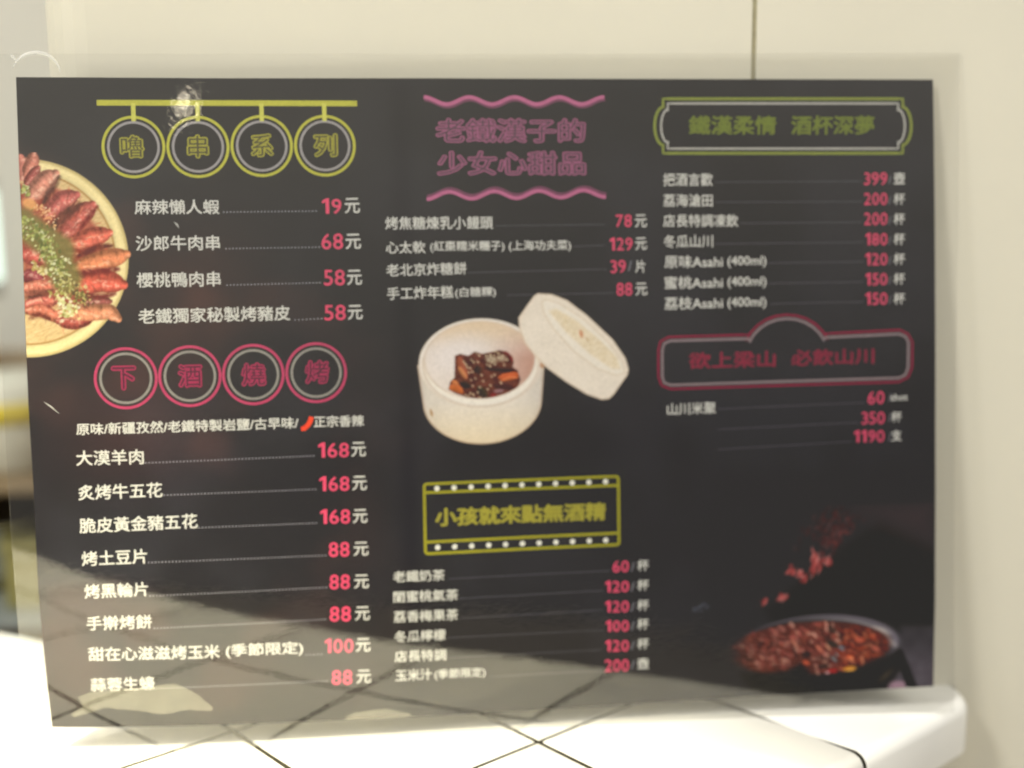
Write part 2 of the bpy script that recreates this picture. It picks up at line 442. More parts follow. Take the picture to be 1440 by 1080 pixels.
def lettering(name, s, x0, z0, x1, z1, h, color, bold=0.02, lift=0.09, parent=menu, layers=None):
    # the ink box runs from (x0,z0) to (x1,z1) along its foot and is h tall
    co, _ = text_cached(s, bold); lo = co.min(0); hi = co.max(0)
    ln = math.hypot(x1 - x0, z1 - z0); ca, sa = (x1 - x0) / ln, (z1 - z0) / ln
    res = None
    for off_, col_, lf in (layers or [(bold, color, lift)]):
        c, f = text_cached(s, off_)
        a = (c[:, 0] - lo[0]) / (hi[0] - lo[0]) * ln; b = (c[:, 1] - lo[1]) / (hi[1] - lo[1]) * h
        x = x0 + a * ca - b * sa; z = z0 + a * sa + b * ca
        o = part_mesh(name if res is None else 'inlay', x, z, f, lf + c[:, 2], ink_mat(col_), parent if res is None else res)
        if res is None: res = o
    return res

WHITE = (216, 212, 196); PINK = (218, 82, 108); GREY = (104, 101, 106)
for s, a, b, c, d, h, bold in [('麻辣懶人蝦', 49.08, 235.97, 86.09, 235.7, 6.59, 0.013), ('沙郎牛肉串', 49.05, 219.71, 85.78, 219.62, 6.76, 0.013), ('櫻桃鴨肉串', 48.88, 203.41, 85.58, 203.35, 6.77, 0.013), ('老鐵獨家秘製烤豬皮', 49.2, 187.22, 116.04, 187.39, 6.79, 0.013), ('大漠羊肉', 19.65, 124.35, 49.09, 124.14, 6.88, 0.013), ('炙烤牛五花', 19.82, 108.68, 56.74, 108.75, 6.93, 0.013), ('脆皮黃金豬五花', 19.6, 93.55, 71.64, 93.81, 6.98, 0.013), ('烤土豆片', 19.76, 78.35, 48.63, 78.5, 6.89, 0.013), ('烤黑輪片', 20.05, 63.12, 48.35, 63.28, 6.8, 0.013), ('手擀烤餅', 20.05, 48.14, 49.13, 47.93, 6.72, 0.013), ('甜在心滋滋烤玉米', 19.84, 33.46, 78.92, 32.11, 6.66, 0.013), ('(季節限定)', 81.71, 31.79, 116.84, 31.3, 6.98, 0.015), ('蒜蓉生蠔', 19.78, 18.54, 48.82, 18.26, 6.77, 0.013), ('烤焦糖煉乳小饅頭', 160.08, 227.81, 209.59, 227.45, 5.94, 0.012), ('心太軟', 160.05, 216.89, 178.15, 216.77, 5.64, 0.012), ('(紅棗糯米糰子)', 180.35, 216.97, 214.72, 216.76, 5.33, 0.012), ('(上海功夫菜)', 216.77, 216.73, 245.95, 216.54, 5.38, 0.012), ('老北京炸糖餅', 160.04, 206.4, 196.91, 206.76, 5.81, 0.012), ('手工炸年糕', 160.09, 195.66, 190.57, 195.96, 5.82, 0.012), ('(白糖粿)', 191.42, 195.61, 210.33, 195.79, 5.21, 0.012), ('老鐵奶茶', 159.4, 63.83, 183.62, 63.49, 5.43, 0.012), ('閨蜜桃氣茶', 159.29, 54.13, 189.73, 53.65, 5.52, 0.012), ('荔香梅果茶', 159.14, 44.62, 189.53, 44.02, 5.54, 0.012), ('冬瓜檸檬', 159.36, 34.9, 183.4, 34.53, 5.57, 0.012), ('店長特調', 159.11, 25.36, 183.4, 24.84, 5.54, 0.012), ('玉米汁', 159.24, 15.99, 176.45, 15.62, 5.64, 0.012), ('(季節限定)', 177.69, 15.26, 202.0, 15.01, 5.37, 0.012), ('把酒言歡', 289.87, 246.28, 313.34, 246.01, 5.99, 0.012), ('荔海滄田', 289.82, 236.72, 313.34, 236.41, 5.94, 0.012), ('店長特調凍飲', 289.78, 227.29, 325.62, 226.77, 5.96, 0.012), ('冬瓜山川', 290.0, 217.5, 313.5, 217.46, 5.98, 0.012), ('原味Asahi', 290.29, 207.98, 318.25, 207.76, 5.99, 0.012), ('(400ml)', 320.58, 207.52, 339.23, 207.39, 5.65, 0.012), ('蜜桃Asahi', 290.24, 198.16, 318.26, 197.97, 6.01, 0.012), ('(400ml)', 320.59, 197.79, 339.27, 197.64, 5.67, 0.012), ('荔枝Asahi', 290.18, 188.38, 318.26, 188.34, 6.03, 0.012), ('(400ml)', 320.6, 187.99, 339.31, 187.85, 5.7, 0.012), ('山川米聚', 291.19, 138.19, 315.0, 138.29, 5.93, 0.012)]:
    lettering('dish_name', s, a, b, c, d, h, WHITE, bold)
for s, a, b, c, d, h in [('19', 131.75, 235.27, 140.43, 235.24, 7.03), ('68', 131.07, 219.17, 140.75, 219.19, 7.21), ('58', 131.57, 202.8, 141.07, 202.75, 7.23), ('58', 131.37, 186.95, 141.01, 186.89, 7.09), ('168', 126.7, 124.08, 140.64, 123.72, 7.03), ('168', 126.81, 108.46, 140.42, 108.12, 7.0), ('168', 126.73, 93.19, 140.31, 92.8, 6.94), ('88', 130.15, 77.47, 139.53, 77.25, 6.99), ('88', 130.0, 62.15, 139.25, 61.87, 7.04), ('88', 129.58, 46.78, 139.22, 46.42, 7.27), ('100', 126.81, 31.8, 139.99, 31.26, 6.99), ('88', 129.45, 16.16, 138.96, 15.73, 7.24), ('78', 267.23, 227.51, 274.79, 227.5, 5.84), ('129', 264.32, 216.64, 275.07, 216.64, 6.09), ('39', 264.66, 206.09, 271.87, 206.2, 6.11), ('88', 267.4, 195.43, 274.8, 195.48, 6.12), ('60', 264.16, 63.24, 271.97, 63.12, 5.69), ('120', 260.43, 53.61, 271.89, 53.33, 5.71), ('120', 260.33, 43.81, 271.81, 43.52, 5.73), ('100', 260.52, 34.25, 271.73, 33.98, 5.67), ('120', 260.15, 24.47, 271.65, 24.14, 5.76), ('200', 259.81, 14.48, 271.57, 14.12, 6.13), ('399', 386.3, 245.51, 397.55, 245.44, 5.97), ('200', 386.41, 236.16, 397.67, 236.07, 5.81), ('200', 386.52, 226.71, 397.79, 226.61, 5.93), ('180', 387.32, 217.15, 397.91, 217.04, 5.95), ('120', 387.43, 207.64, 398.04, 207.59, 5.97), ('150', 387.55, 198.13, 398.16, 198.07, 5.99), ('150', 387.66, 188.76, 398.28, 188.72, 6.01), ('60', 389.35, 140.93, 397.47, 141.01, 6.18), ('350', 386.44, 131.19, 397.79, 131.18, 6.02), ('1190', 382.8, 122.41, 397.68, 122.37, 6.03)]:
    lettering('price', s, a, b, c, d, h, PINK, 0.008)
for s, a, b, c, d, h in [('元', 141.97, 235.38, 148.79, 235.5, 6.89), ('元', 141.91, 219.17, 148.8, 219.26, 6.9), ('元', 142.16, 202.83, 148.81, 202.9, 6.86), ('元', 142.02, 187.03, 148.7, 187.07, 6.62), ('元', 141.84, 123.93, 148.42, 123.87, 6.73), ('元', 141.79, 108.23, 148.41, 108.13, 6.69), ('元', 141.62, 92.9, 148.25, 92.78, 6.47), ('元', 141.5, 77.48, 148.29, 77.33, 6.51), ('元', 141.29, 61.96, 148.05, 61.78, 6.55), ('元', 141.27, 46.71, 148.09, 46.51, 6.6), ('元', 141.22, 31.53, 147.93, 31.32, 6.5), ('元', 141.1, 16.15, 147.73, 15.93, 6.56), ('元', 276.37, 227.22, 282.02, 227.34, 5.91), ('元', 276.49, 216.72, 281.95, 216.83, 5.76), ('元', 276.43, 195.42, 281.97, 195.51, 5.9), ('片', 276.41, 206.09, 281.2, 206.13, 5.95), ('/', 272.86, 206.98, 274.82, 207.01, 4.78), ('杯', 276.18, 63.41, 281.82, 63.37, 5.46), ('/', 272.91, 63.29, 275.0, 63.29, 4.31), ('杯', 276.11, 53.73, 281.75, 53.67, 5.47), ('/', 272.83, 53.6, 274.92, 53.61, 4.33), ('杯', 276.03, 43.87, 281.69, 43.8, 5.49), ('/', 272.75, 43.75, 274.84, 43.75, 4.34), ('杯', 275.96, 34.47, 281.62, 34.4, 5.51), ('/', 272.68, 34.36, 274.77, 34.35, 4.35), ('杯', 275.89, 24.76, 281.55, 24.68, 5.53), ('/', 272.6, 24.65, 274.7, 24.65, 4.37), ('壺', 275.81, 15.1, 281.49, 15.01, 5.43), ('/', 272.52, 14.99, 274.62, 14.98, 4.38), ('壺', 400.74, 245.84, 406.23, 245.8, 5.57), ('杯', 400.86, 236.13, 406.36, 236.12, 5.49), ('杯', 400.99, 226.69, 406.48, 226.68, 5.51), ('杯', 401.11, 217.19, 406.61, 217.17, 5.53), ('杯', 401.24, 207.73, 406.74, 207.71, 5.55), ('杯', 401.36, 198.31, 406.87, 198.28, 5.56), ('杯', 401.49, 188.86, 407.0, 188.82, 5.58), ('shot', 400.68, 142.31, 408.92, 142.39, 3.42), ('杯', 401.15, 131.92, 406.17, 132.01, 5.16), ('支', 401.25, 122.62, 406.27, 122.7, 5.45), ('/', 398.24, 245.97, 399.63, 246.02, 3.8), ('/', 398.36, 236.26, 399.75, 236.31, 3.82), ('/', 398.48, 226.86, 399.87, 226.91, 3.83), ('/', 398.6, 217.27, 400.0, 217.31, 3.84), ('/', 398.73, 207.81, 400.12, 207.86, 3.86), ('/', 398.85, 198.39, 400.25, 198.44, 3.87), ('/', 398.98, 188.98, 400.37, 189.02, 3.88), ('/', 399.56, 141.99, 400.97, 142.03, 3.94), ('/', 399.67, 132.31, 401.08, 132.34, 3.94), ('/', 399.78, 122.77, 401.18, 122.8, 3.95)]:
    lettering('price_unit', s, a, b, c, d, h, WHITE if s != '/' else (122, 119, 122), 0.012)

def dense(pts, closed=True, step=3.0):
    out = []; n = len(pts)
    for i in range(n if closed else n - 1):
        a, b = np.array(pts[i]), np.array(pts[(i + 1) % n]); k = max(1, int(np.linalg.norm(b - a) / step))
        for j in range(k): out.append(tuple(a + (b - a) * j / k))
    if not closed: out.append(tuple(pts[-1]))
    return out

def strip(pts, w, closed=False):
    P = np.array(dense([tuple(q) for q in pts], closed, 4.0), float); n = len(P)
    if closed: T = np.roll(P, -1, 0) - np.roll(P, 1, 0)
    else: T = np.gradient(P, axis=0)
    T /= np.linalg.norm(T, axis=1)[:, None]; N = np.stack([-T[:, 1], T[:, 0]], 1)
    A = P + N * w / 2; B = P - N * w / 2; V = np.concatenate([A, B]); f = []
    for i in range(n if closed else n - 1):
        j = (i + 1) % n; f.append((i, j, n + j, n + i))
    return V, f
def join(parts):
    V = []; F = []; k = 0
    for v, f in parts: V.append(v); F += [tuple(i + k for i in q) for q in f]; k += len(v)
    return np.concatenate(V), F
def flat(name, parts, color, lift=.06, parent=menu):
    V, F = join(parts); return part_mesh(name, V[:, 0], V[:, 1], F, lift, ink_mat(color), parent)
def ring(c, r, w, n=64):
    t = np.linspace(0, 2 * np.pi, n, endpoint=False); return strip(np.stack([c[0] + r * np.cos(t), c[1] + r * np.sin(t)], 1), w, True)
def disc(c, r, n=12):
    t = np.linspace(0, 2 * np.pi, n, endpoint=False); return np.stack([c[0] + r * np.cos(t), c[1] + r * np.sin(t)], 1), [tuple(range(n))]

for x0, z0, x1, z1, pitch, dot, col in [(87.93, 236.6, 128.98, 236.62, 1.5, 0.37, (150, 146, 148)), (88.49, 220.22, 129.95, 220.31, 1.5, 0.37, (150, 146, 148)), (88.39, 203.84, 129.81, 204.19, 1.5, 0.37, (150, 146, 148)), (118.15, 187.47, 130.14, 187.85, 1.5, 0.37, (150, 146, 148)), (49.92, 124.66, 124.61, 125.05, 1.5, 0.37, (150, 146, 148)), (57.43, 109.67, 125.04, 109.53, 1.5, 0.37, (150, 146, 148)), (72.22, 94.08, 124.78, 93.78, 1.5, 0.37, (150, 146, 148)), (49.16, 78.94, 128.52, 78.39, 1.5, 0.37, (150, 146, 148)), (49.02, 63.31, 128.47, 63.24, 1.5, 0.37, (150, 146, 148)), (50.12, 47.95, 127.4, 48.03, 1.5, 0.37, (150, 146, 148)), (49.76, 18.98, 127.41, 18.27, 1.5, 0.37, (150, 146, 148)), (118.34, 31.45, 125.22, 31.38, 1.5, 0.37, (150, 146, 148)), (211.17, 228.93, 261.89, 228.84, 0.8, 0.2, (124, 121, 125)), (248.0, 218.91, 261.79, 219.17, 0.8, 0.2, (124, 121, 125)), (197.75, 207.56, 262.34, 208.03, 0.8, 0.2, (124, 121, 125)), (215.87, 196.83, 265.95, 196.85, 0.8, 0.2, (124, 121, 125)), (185.44, 64.17, 262.58, 64.15, 0.8, 0.2, (124, 121, 125)), (190.28, 54.41, 259.02, 54.62, 0.8, 0.2, (124, 121, 125)), (191.1, 44.83, 258.57, 45.06, 0.8, 0.2, (124, 121, 125)), (184.84, 35.66, 258.83, 35.25, 0.8, 0.2, (124, 121, 125)), (184.64, 25.95, 258.04, 25.46, 0.8, 0.2, (124, 121, 125)), (203.78, 15.32, 257.94, 15.25, 0.8, 0.2, (124, 121, 125)), (315.08, 247.87, 384.93, 247.36, 0.8, 0.2, (124, 121, 125)), (315.08, 238.51, 385.04, 237.88, 0.8, 0.2, (124, 121, 125)), (326.92, 228.49, 385.15, 228.2, 0.8, 0.2, (124, 121, 125)), (314.59, 219.01, 385.95, 218.68, 0.8, 0.2, (124, 121, 125)), (340.11, 209.56, 386.06, 209.45, 0.8, 0.2, (124, 121, 125)), (340.16, 199.95, 386.17, 199.85, 0.8, 0.2, (124, 121, 125)), (341.58, 190.34, 386.28, 190.31, 0.8, 0.2, (124, 121, 125)), (316.42, 140.61, 387.17, 141.74, 0.8, 0.2, (124, 121, 125)), (316.41, 130.67, 384.82, 132.23, 0.8, 0.2, (124, 121, 125)), (316.4, 121.04, 381.4, 122.97, 0.8, 0.2, (124, 121, 125))]:      # dotted leader lines
    L = math.hypot(x1 - x0, z1 - z0); n = max(2, int(L / pitch)); ps = []
    for k in range(n + 1):
        t = k / n; cx, cz = x0 + (x1 - x0) * t, z0 + (z1 - z0) * t; ps.append(disc((cx, cz), dot, 6))
    flat('leader_line', ps, col, .05)

# ---- neon headings
YEL = (188, 184, 72); SIL = (158, 152, 146); OLV = (168, 160, 52)
bar0, bar1 = (34.17, 285.49), (148.72, 284.9)
flat('heading_bar', [strip([bar0, bar1], 2.5)], YEL)
for (c, e, top, ch, box) in [((49.47, 265.87), (49.47, 265.87), (49.9, 285.28), '嚕', (43.55, 260.75, 54.43, 260.89, 10.5)), ((77.56, 265.76), (77.56, 265.76), (77.86, 285.2), '串', (72.61, 260.7, 82.36, 260.7, 10.56)), ((105.66, 265.99), (105.66, 265.99), (106.02, 285.15), '系', (100.6, 261.0, 110.94, 261.0, 10.6)), ((133.81, 265.97), (133.81, 265.97), (133.94, 285.09), '列', (128.59, 260.83, 139.54, 260.82, 10.65))]:
    h_ = flat('ring_sign', [ring(c, 13.2, 1.25)], YEL, .06)
    flat('hanger', [strip([(top[0], top[1]), (top[0], top[1] - 8.0)], 1.9)], (204, 200, 92), .08, h_)
    flat('inner_ring', [ring(e, 10.9, 1.1)], SIL, .07, h_)
    lettering('heading_character', ch, *box, YEL, parent=h_, layers=[(.062, (164, 158, 62), .07), (.004, (84, 80, 56), .10)], bold=.055)
RED = (178, 70, 98); 
for (c, e, ch, box) in [((42.72, 163.09), (42.72, 163.09), '下', (36.52, 157.78, 47.29, 157.79, 10.96)), ((70.76, 163.26), (70.76, 163.26), '酒', (65.4, 158.06, 76.28, 158.05, 10.7)), ((98.77, 163.19), (98.77, 163.19), '燒', (93.32, 157.86, 104.49, 157.84, 10.78)), ((126.93, 163.25), (126.93, 163.25), '烤', (121.78, 158.13, 132.95, 158.11, 10.85))]:
    h_ = flat('ring_sign', [ring(c, 13.3, 1.2)], RED, .06)
    flat('inner_ring', [ring(e, 11.0, 1.1)], (142, 138, 126), .07, h_)
    lettering('heading_character', ch, *box, RED, parent=h_, layers=[(.062, (156, 56, 84), .07), (.004, (84, 48, 58), .10)], bold=.055)
lettering('note_line', '原味/新疆孜然/老鐵特製岩鹽/古早味/', 20.27, 138.13, 118.22, 137.92, 5.4, WHITE, .016)
lettering('note_line', '正宗香辣', 125.19, 138.09, 147.92, 137.83, 5.37, WHITE, .016)
flat('chili_icon', [strip([(119.37, 137.71), (120.81, 137.82), (122.46, 139.24), (123.64, 141.16), (124.18, 143.1)], 2.2)], (225, 78, 52), .06)

PK = (184, 104, 134)
def wave(x0, y0, x1, y1, amp, per, ph, w, col, name='neon_wave', lift=.06, parent=menu):
    n = 160; t = np.linspace(0, 1, n); L = math.hypot(x1 - x0, y1 - y0)
    X = x0 + (x1 - x0) * t; Z = y0 + (y1 - y0) * t + amp * np.cos(2 * np.pi * (t * L / per) + ph)
    return flat(name, [strip(np.stack([X, Z], 1), w)], col, lift, parent)
wa, wb_ = (179.03, 286.1), (262.48, 285.75)
o = wave(wa[0], wa[1], wb_[0], wb_[1], 1.6, 20.8, 0.0, 1.7, PK)
wave(wa[0] + .3, wa[1] - 1.4, wb_[0] + .3, wb_[1] - 1.4, 1.6, 20.8, 0.0, 1.0, (120, 72, 92), 'wave_shade', .05, o)
wa, wb_ = (179.3, 243.12), (262.71, 243.21)
o = wave(wa[0], wa[1], wb_[0], wb_[1], 1.6, 20.8, math.pi, 1.7, PK)
wave(wa[0] + .3, wa[1] + 1.6, wb_[0] + .3, wb_[1] + 1.6, 1.6, 20.8, math.pi, 1.0, (120, 72, 92), 'wave_shade', .05, o)
for s, *bx in [('老鐵漢子的', 183.64, 266.75, 253.74, 266.27, 11.7), ('少女心甜品', 183.95, 251.91, 253.73, 251.43, 11.75)]:
    lettering('heading_text', s, *bx, PK, bold=.06, layers=[(.050, (156, 92, 118), .07), (.0, (92, 68, 78), .10)])

# film strip heading
OL2 = (156, 150, 48)
corn = [(174.97, 109.75), (267.33, 109.74), (267.37, 76.69), (174.8, 76.72)]
def rounded(pts, r, n=4):
    out = []
    for i in range(len(pts)):
        p = Vector(pts[i]); a = (Vector(pts[i - 1]) - p).normalized(); b = (Vector(pts[(i + 1) % len(pts)]) - p).normalized()
        for k in range(n + 1):
            t = k / n; q = p + a * r * (1 - t) ** 2 + b * r * t ** 2; out.append((q.x, q.y))
    return out
fs = flat('film_strip_frame', [strip(rounded(corn, 1.5), 1.3, True), strip(dense([(174.71, 105.67), (267.29, 105.39)], False), 1.3), strip(dense([(174.66, 82.25), (267.42, 82.32)], False), 1.3)], OL2)
for k in range(11):
    t = k / 10
    for (ax, az), (bx, bz) in (((180.86, 107.48), (261.11, 107.44)), ((180.56, 79.48), (260.96, 79.11))):
        o = flat('sprocket_dot', [disc((ax + (bx - ax) * t, az + (bz - az) * t), 1.25, 14)], (232, 228, 208), .07, fs)
lettering('heading_text', '小孩就來點無酒精', 179.35, 89.23, 261.4, 88.54, 9.23, OLV, bold=.06, layers=[(.040, (158, 150, 62), .07)])

# green plaque
PLQ = [(290.04, 286.4), (404.76, 285.68), (404.8, 282.04), (404.46, 281.96), (405.63, 281.65), (406.73, 280.75), (407.68, 279.32), (408.41, 277.46), (408.89, 275.3), (409.07, 272.98), (408.94, 270.66), (408.51, 268.5), (407.82, 266.65), (406.9, 265.23), (405.82, 264.34), (404.65, 264.05), (405.0, 263.96), (405.04, 260.3), (289.92, 261.45), (289.93, 265.05), (290.27, 265.13), (289.14, 265.44), (288.09, 266.33), (287.19, 267.74), (286.51, 269.57), (286.09, 271.7), (285.95, 273.98), (286.11, 276.26), (286.56, 278.38), (287.26, 280.19), (288.17, 281.58), (289.23, 282.45), (290.36, 282.74), (290.02, 282.83)]
PLQI = [(292.21, 284.28), (402.53, 283.54), (402.57, 279.9), (402.21, 280.9), (403.15, 280.63), (404.03, 279.83), (404.79, 278.58), (405.38, 276.95), (405.76, 275.04), (405.91, 273.0), (405.81, 270.97), (405.47, 269.07), (404.91, 267.44), (404.18, 266.19), (403.32, 265.41), (402.38, 265.15), (402.72, 266.14), (402.76, 262.48), (292.11, 263.56), (292.13, 267.16), (292.46, 266.17), (291.56, 266.45), (290.72, 267.23), (290.0, 268.47), (289.45, 270.08), (289.11, 271.95), (289.0, 273.96), (289.13, 275.96), (289.49, 277.83), (290.05, 279.43), (290.78, 280.65), (291.63, 281.42), (292.53, 281.67), (292.19, 280.7)]
g = flat('green_plaque_frame', [strip(dense(PLQ), 1.3, True)], (134, 142, 66))
flat('inner_line', [strip(dense(PLQI), 1.0, True)], (176, 172, 158), .07, g)
for s, *bx in [('鐵漢柔情', 301.77, 269.63, 344.07, 269.25, 9.27), ('酒杯深夢', 350.62, 269.19, 391.27, 268.83, 9.34)]:
    lettering('heading_text', s, *bx, (120, 132, 40), bold=.05, parent=g, layers=[(.030, (112, 122, 54), .07)])
# red plaque
RPL = [(288.98, 156.68), (289.06, 169.53), (289.96, 172.54), (293.05, 173.72), (331.28, 173.87), (331.17, 172.22), (333.39, 175.86), (336.49, 178.9), (340.3, 181.19), (344.62, 182.61), (349.22, 183.08), (353.85, 182.57), (358.25, 181.1), (362.2, 178.76), (365.46, 175.67), (367.88, 171.99), (368.03, 173.64), (404.26, 174.58), (407.43, 173.35), (409.04, 170.57), (409.03, 158.21), (407.67, 154.8), (404.54, 153.33), (292.95, 152.67), (289.86, 153.94)]; RPLO = [(287.1, 156.73), (287.17, 169.57), (288.08, 173.51), (292.12, 175.59), (330.7, 175.74), (329.58, 172.96), (331.99, 176.97), (335.36, 180.33), (339.5, 182.86), (344.19, 184.42), (349.18, 184.94), (354.2, 184.38), (358.99, 182.77), (363.27, 180.19), (366.82, 176.78), (369.44, 172.72), (368.58, 175.5), (404.81, 176.45), (408.76, 174.45), (410.96, 170.53), (410.96, 158.17), (409.04, 153.64), (404.56, 151.43), (292.94, 150.8), (288.53, 152.67)]
g = flat('red_plaque_frame', [strip(dense(RPL), 1.2, True)], (138, 122, 120))
flat('outer_line', [strip(dense(RPLO), 1.0, True)], (140, 44, 66), .055, g)
for s, *bx in [('欲上梁山', 301.45, 159.85, 344.28, 159.82, 8.43), ('必飲山川', 351.3, 159.99, 392.56, 160.23, 8.33)]:
    lettering('heading_text', s, *bx, (150, 42, 66), bold=.05, parent=g, layers=[(.030, (134, 50, 66), .07)])

# ---------------------------------------------------------------- printed food pictures, painted into vertex colours
class Canvas:
    def __init__(s, x0, x1, z0, z1, step=.4):
        s.X, s.Z = np.meshgrid(np.arange(x0, x1, step), np.arange(z0, z1, step)); s.C = base_color(s.X, s.Z); s.A = np.zeros_like(s.X)
    def put(s, col, a):
        a = np.clip(a, 0, 1); col = np.asarray(col, float)
        s.C = s.C * (1 - a[..., None]) + (col if col.ndim == 3 else col[None, None]) * a[..., None]; s.A = np.maximum(s.A, a)
    def ell(s, c, a, b, ang=0, soft=.5):
        t = math.radians(ang); dx = s.X - c[0]; dz = s.Z - c[1]; p = (dx * math.cos(t) + dz * math.sin(t)) / a; q = (-dx * math.sin(t) + dz * math.cos(t)) / b
        r = np.sqrt(p * p + q * q); return np.clip((1 - r) * min(a, b) / soft + .5, 0, 1), p, q, r
    def poly(s, pts, soft=.5):
        pts = np.array(pts, float); d = np.full(s.X.shape, 1e9); ins = np.zeros(s.X.shape, bool)
        for i in range(len(pts)):
            a, b = pts[i - 1], pts[i]; e = b - a; wx = s.X - a[0]; wz = s.Z - a[1]
            t = np.clip((wx * e[0] + wz * e[1]) / (e @ e), 0, 1); d = np.minimum(d, (wx - e[0] * t) ** 2 + (wz - e[1] * t) ** 2)
            cnd = ((a[1] > s.Z) != (b[1] > s.Z)) & (s.X < (b[0] - a[0]) * (s.Z - a[1]) / (b[1] - a[1] + 1e-12) + a[0]); ins ^= cnd
        d = np.sqrt(d) * np.where(ins, 1, -1); return np.clip(d / soft + .5, 0, 1), d
    def path(s, pts, w, soft=.6, taper=True):
        pts = np.array(pts, float); best = np.full(s.X.shape, 1e9); sd = np.zeros_like(best); al = np.zeros_like(best)
        L = np.r_[0, np.cumsum(np.linalg.norm(np.diff(pts, axis=0), axis=1))]
        for i in range(len(pts) - 1):
            a, b = pts[i], pts[i + 1]; e = b - a; l = np.linalg.norm(e); wx = s.X - a[0]; wz = s.Z - a[1]
            t = np.clip((wx * e[0] + wz * e[1]) / (l * l), 0, 1); qx = wx - e[0] * t; qz = wz - e[1] * t; d = np.hypot(qx, qz)
            m = d < best; best = np.where(m, d, best); sd = np.where(m, (e[0] * qz - e[1] * qx) / l, sd); al = np.where(m, (L[i] + l * t) / L[-1], al)
        r = w / 2 * (np.sqrt(np.clip(1 - np.abs(2 * al - 1) ** 3 * .8, 0, 1)) if taper else 1)
        return np.clip((r - best) / soft + .5, 0, 1), sd / np.maximum(r, .1), al
    def prawn(s, pts, w, col, seed=1, bands=7, hi=1.0):
        a, q, al = s.path(pts, w); n = vnoise(s.X, s.Z, 1.6, seed)
        sh = .70 + .42 * np.clip(1 - (q - .25) ** 2 * 1.3, 0, 1) + .42 * (n - .5) - .08 * (np.sin(al * np.pi * bands * 2) > .72)
        c = np.asarray(col, float)[None, None] * sh[..., None]
        h = np.clip(1 - ((q - .3) / .42) ** 2, 0, 1) * sst(.42, .72, vnoise(s.X, s.Z, 1.1, seed + 5)) * .55 * hi
        c = c * (1 - h[..., None]) + np.array([250, 215, 175.]) * h[..., None]; g_ = c.mean(-1, keepdims=True); c = g_ + (c - g_) * .84
        s.put(np.clip(c, 0, 250), a)
    def finish(s, name, lift):
        return grid_part(name, s.X, s.Z, lift, M_PRINT, keep=s.A > .004, col=ink(s.C))

# --- platter of prawns, cut off by the left edge of the sheet
pc = (1.96, 217.26); cv = Canvas(-0.44, 47.6, 171, 264, .34)
a, p, q, r = cv.ell(pc, 43.7, 43.7, 0, .5); rad = r * 43.7
ang = np.arctan2(cv.Z - pc[1], cv.X - pc[0])
tray = np.array([214, 184, 130.]) + (vnoise(cv.X + cv.Z * .6, cv.Z * 4 - cv.X * 2, 2.2, 21)[..., None] - .5) * np.array([46, 48, 50.])
cv.put(tray, a)
rimc = np.array([226, 208, 150.]) * (0.90 + .16 * np.sin(np.clip((rad - 38.2) / 5.4, 0, 1) * np.pi))[..., None] + (vnoise(rad * 3, ang * 26, 3, 5)[..., None] - .5) * 20
cv.put(rimc, a * sst(37.9, 38.5, rad)); cv.put((160, 118, 62), np.exp(-((rad - 38.0) / .45) ** 2) * .75 * a)
cv.put((196, 168, 96), np.exp(-((rad - 43.3) / .6) ** 2) * .5 * a)
bed = sst(34.5, 31.5, rad + 3 * (vnoise(ang * 9, rad * .2, 2.5, 88) - .5)) * sst(-1.05, -.95, ang) * a
bc_ = np.array([142, 72, 58.]) + (vnoise(ang * 22, rad * .5, 2.0, 91)[..., None] - .5) * np.array([130, 84, 62.])
cv.put(np.clip(bc_, 40, 235), bed * .92)
cv.put(np.array([150, 74, 60.]) + (vnoise(cv.X, cv.Z, 2.4, 93)[..., None] - .5) * 70, cv.poly([(0, 250), (14, 244), (26, 222), (26, 200), (12, 196), (0, 200)], 3)[0] * .85)
PW = 1 / 20.5                                          # picture units to mm
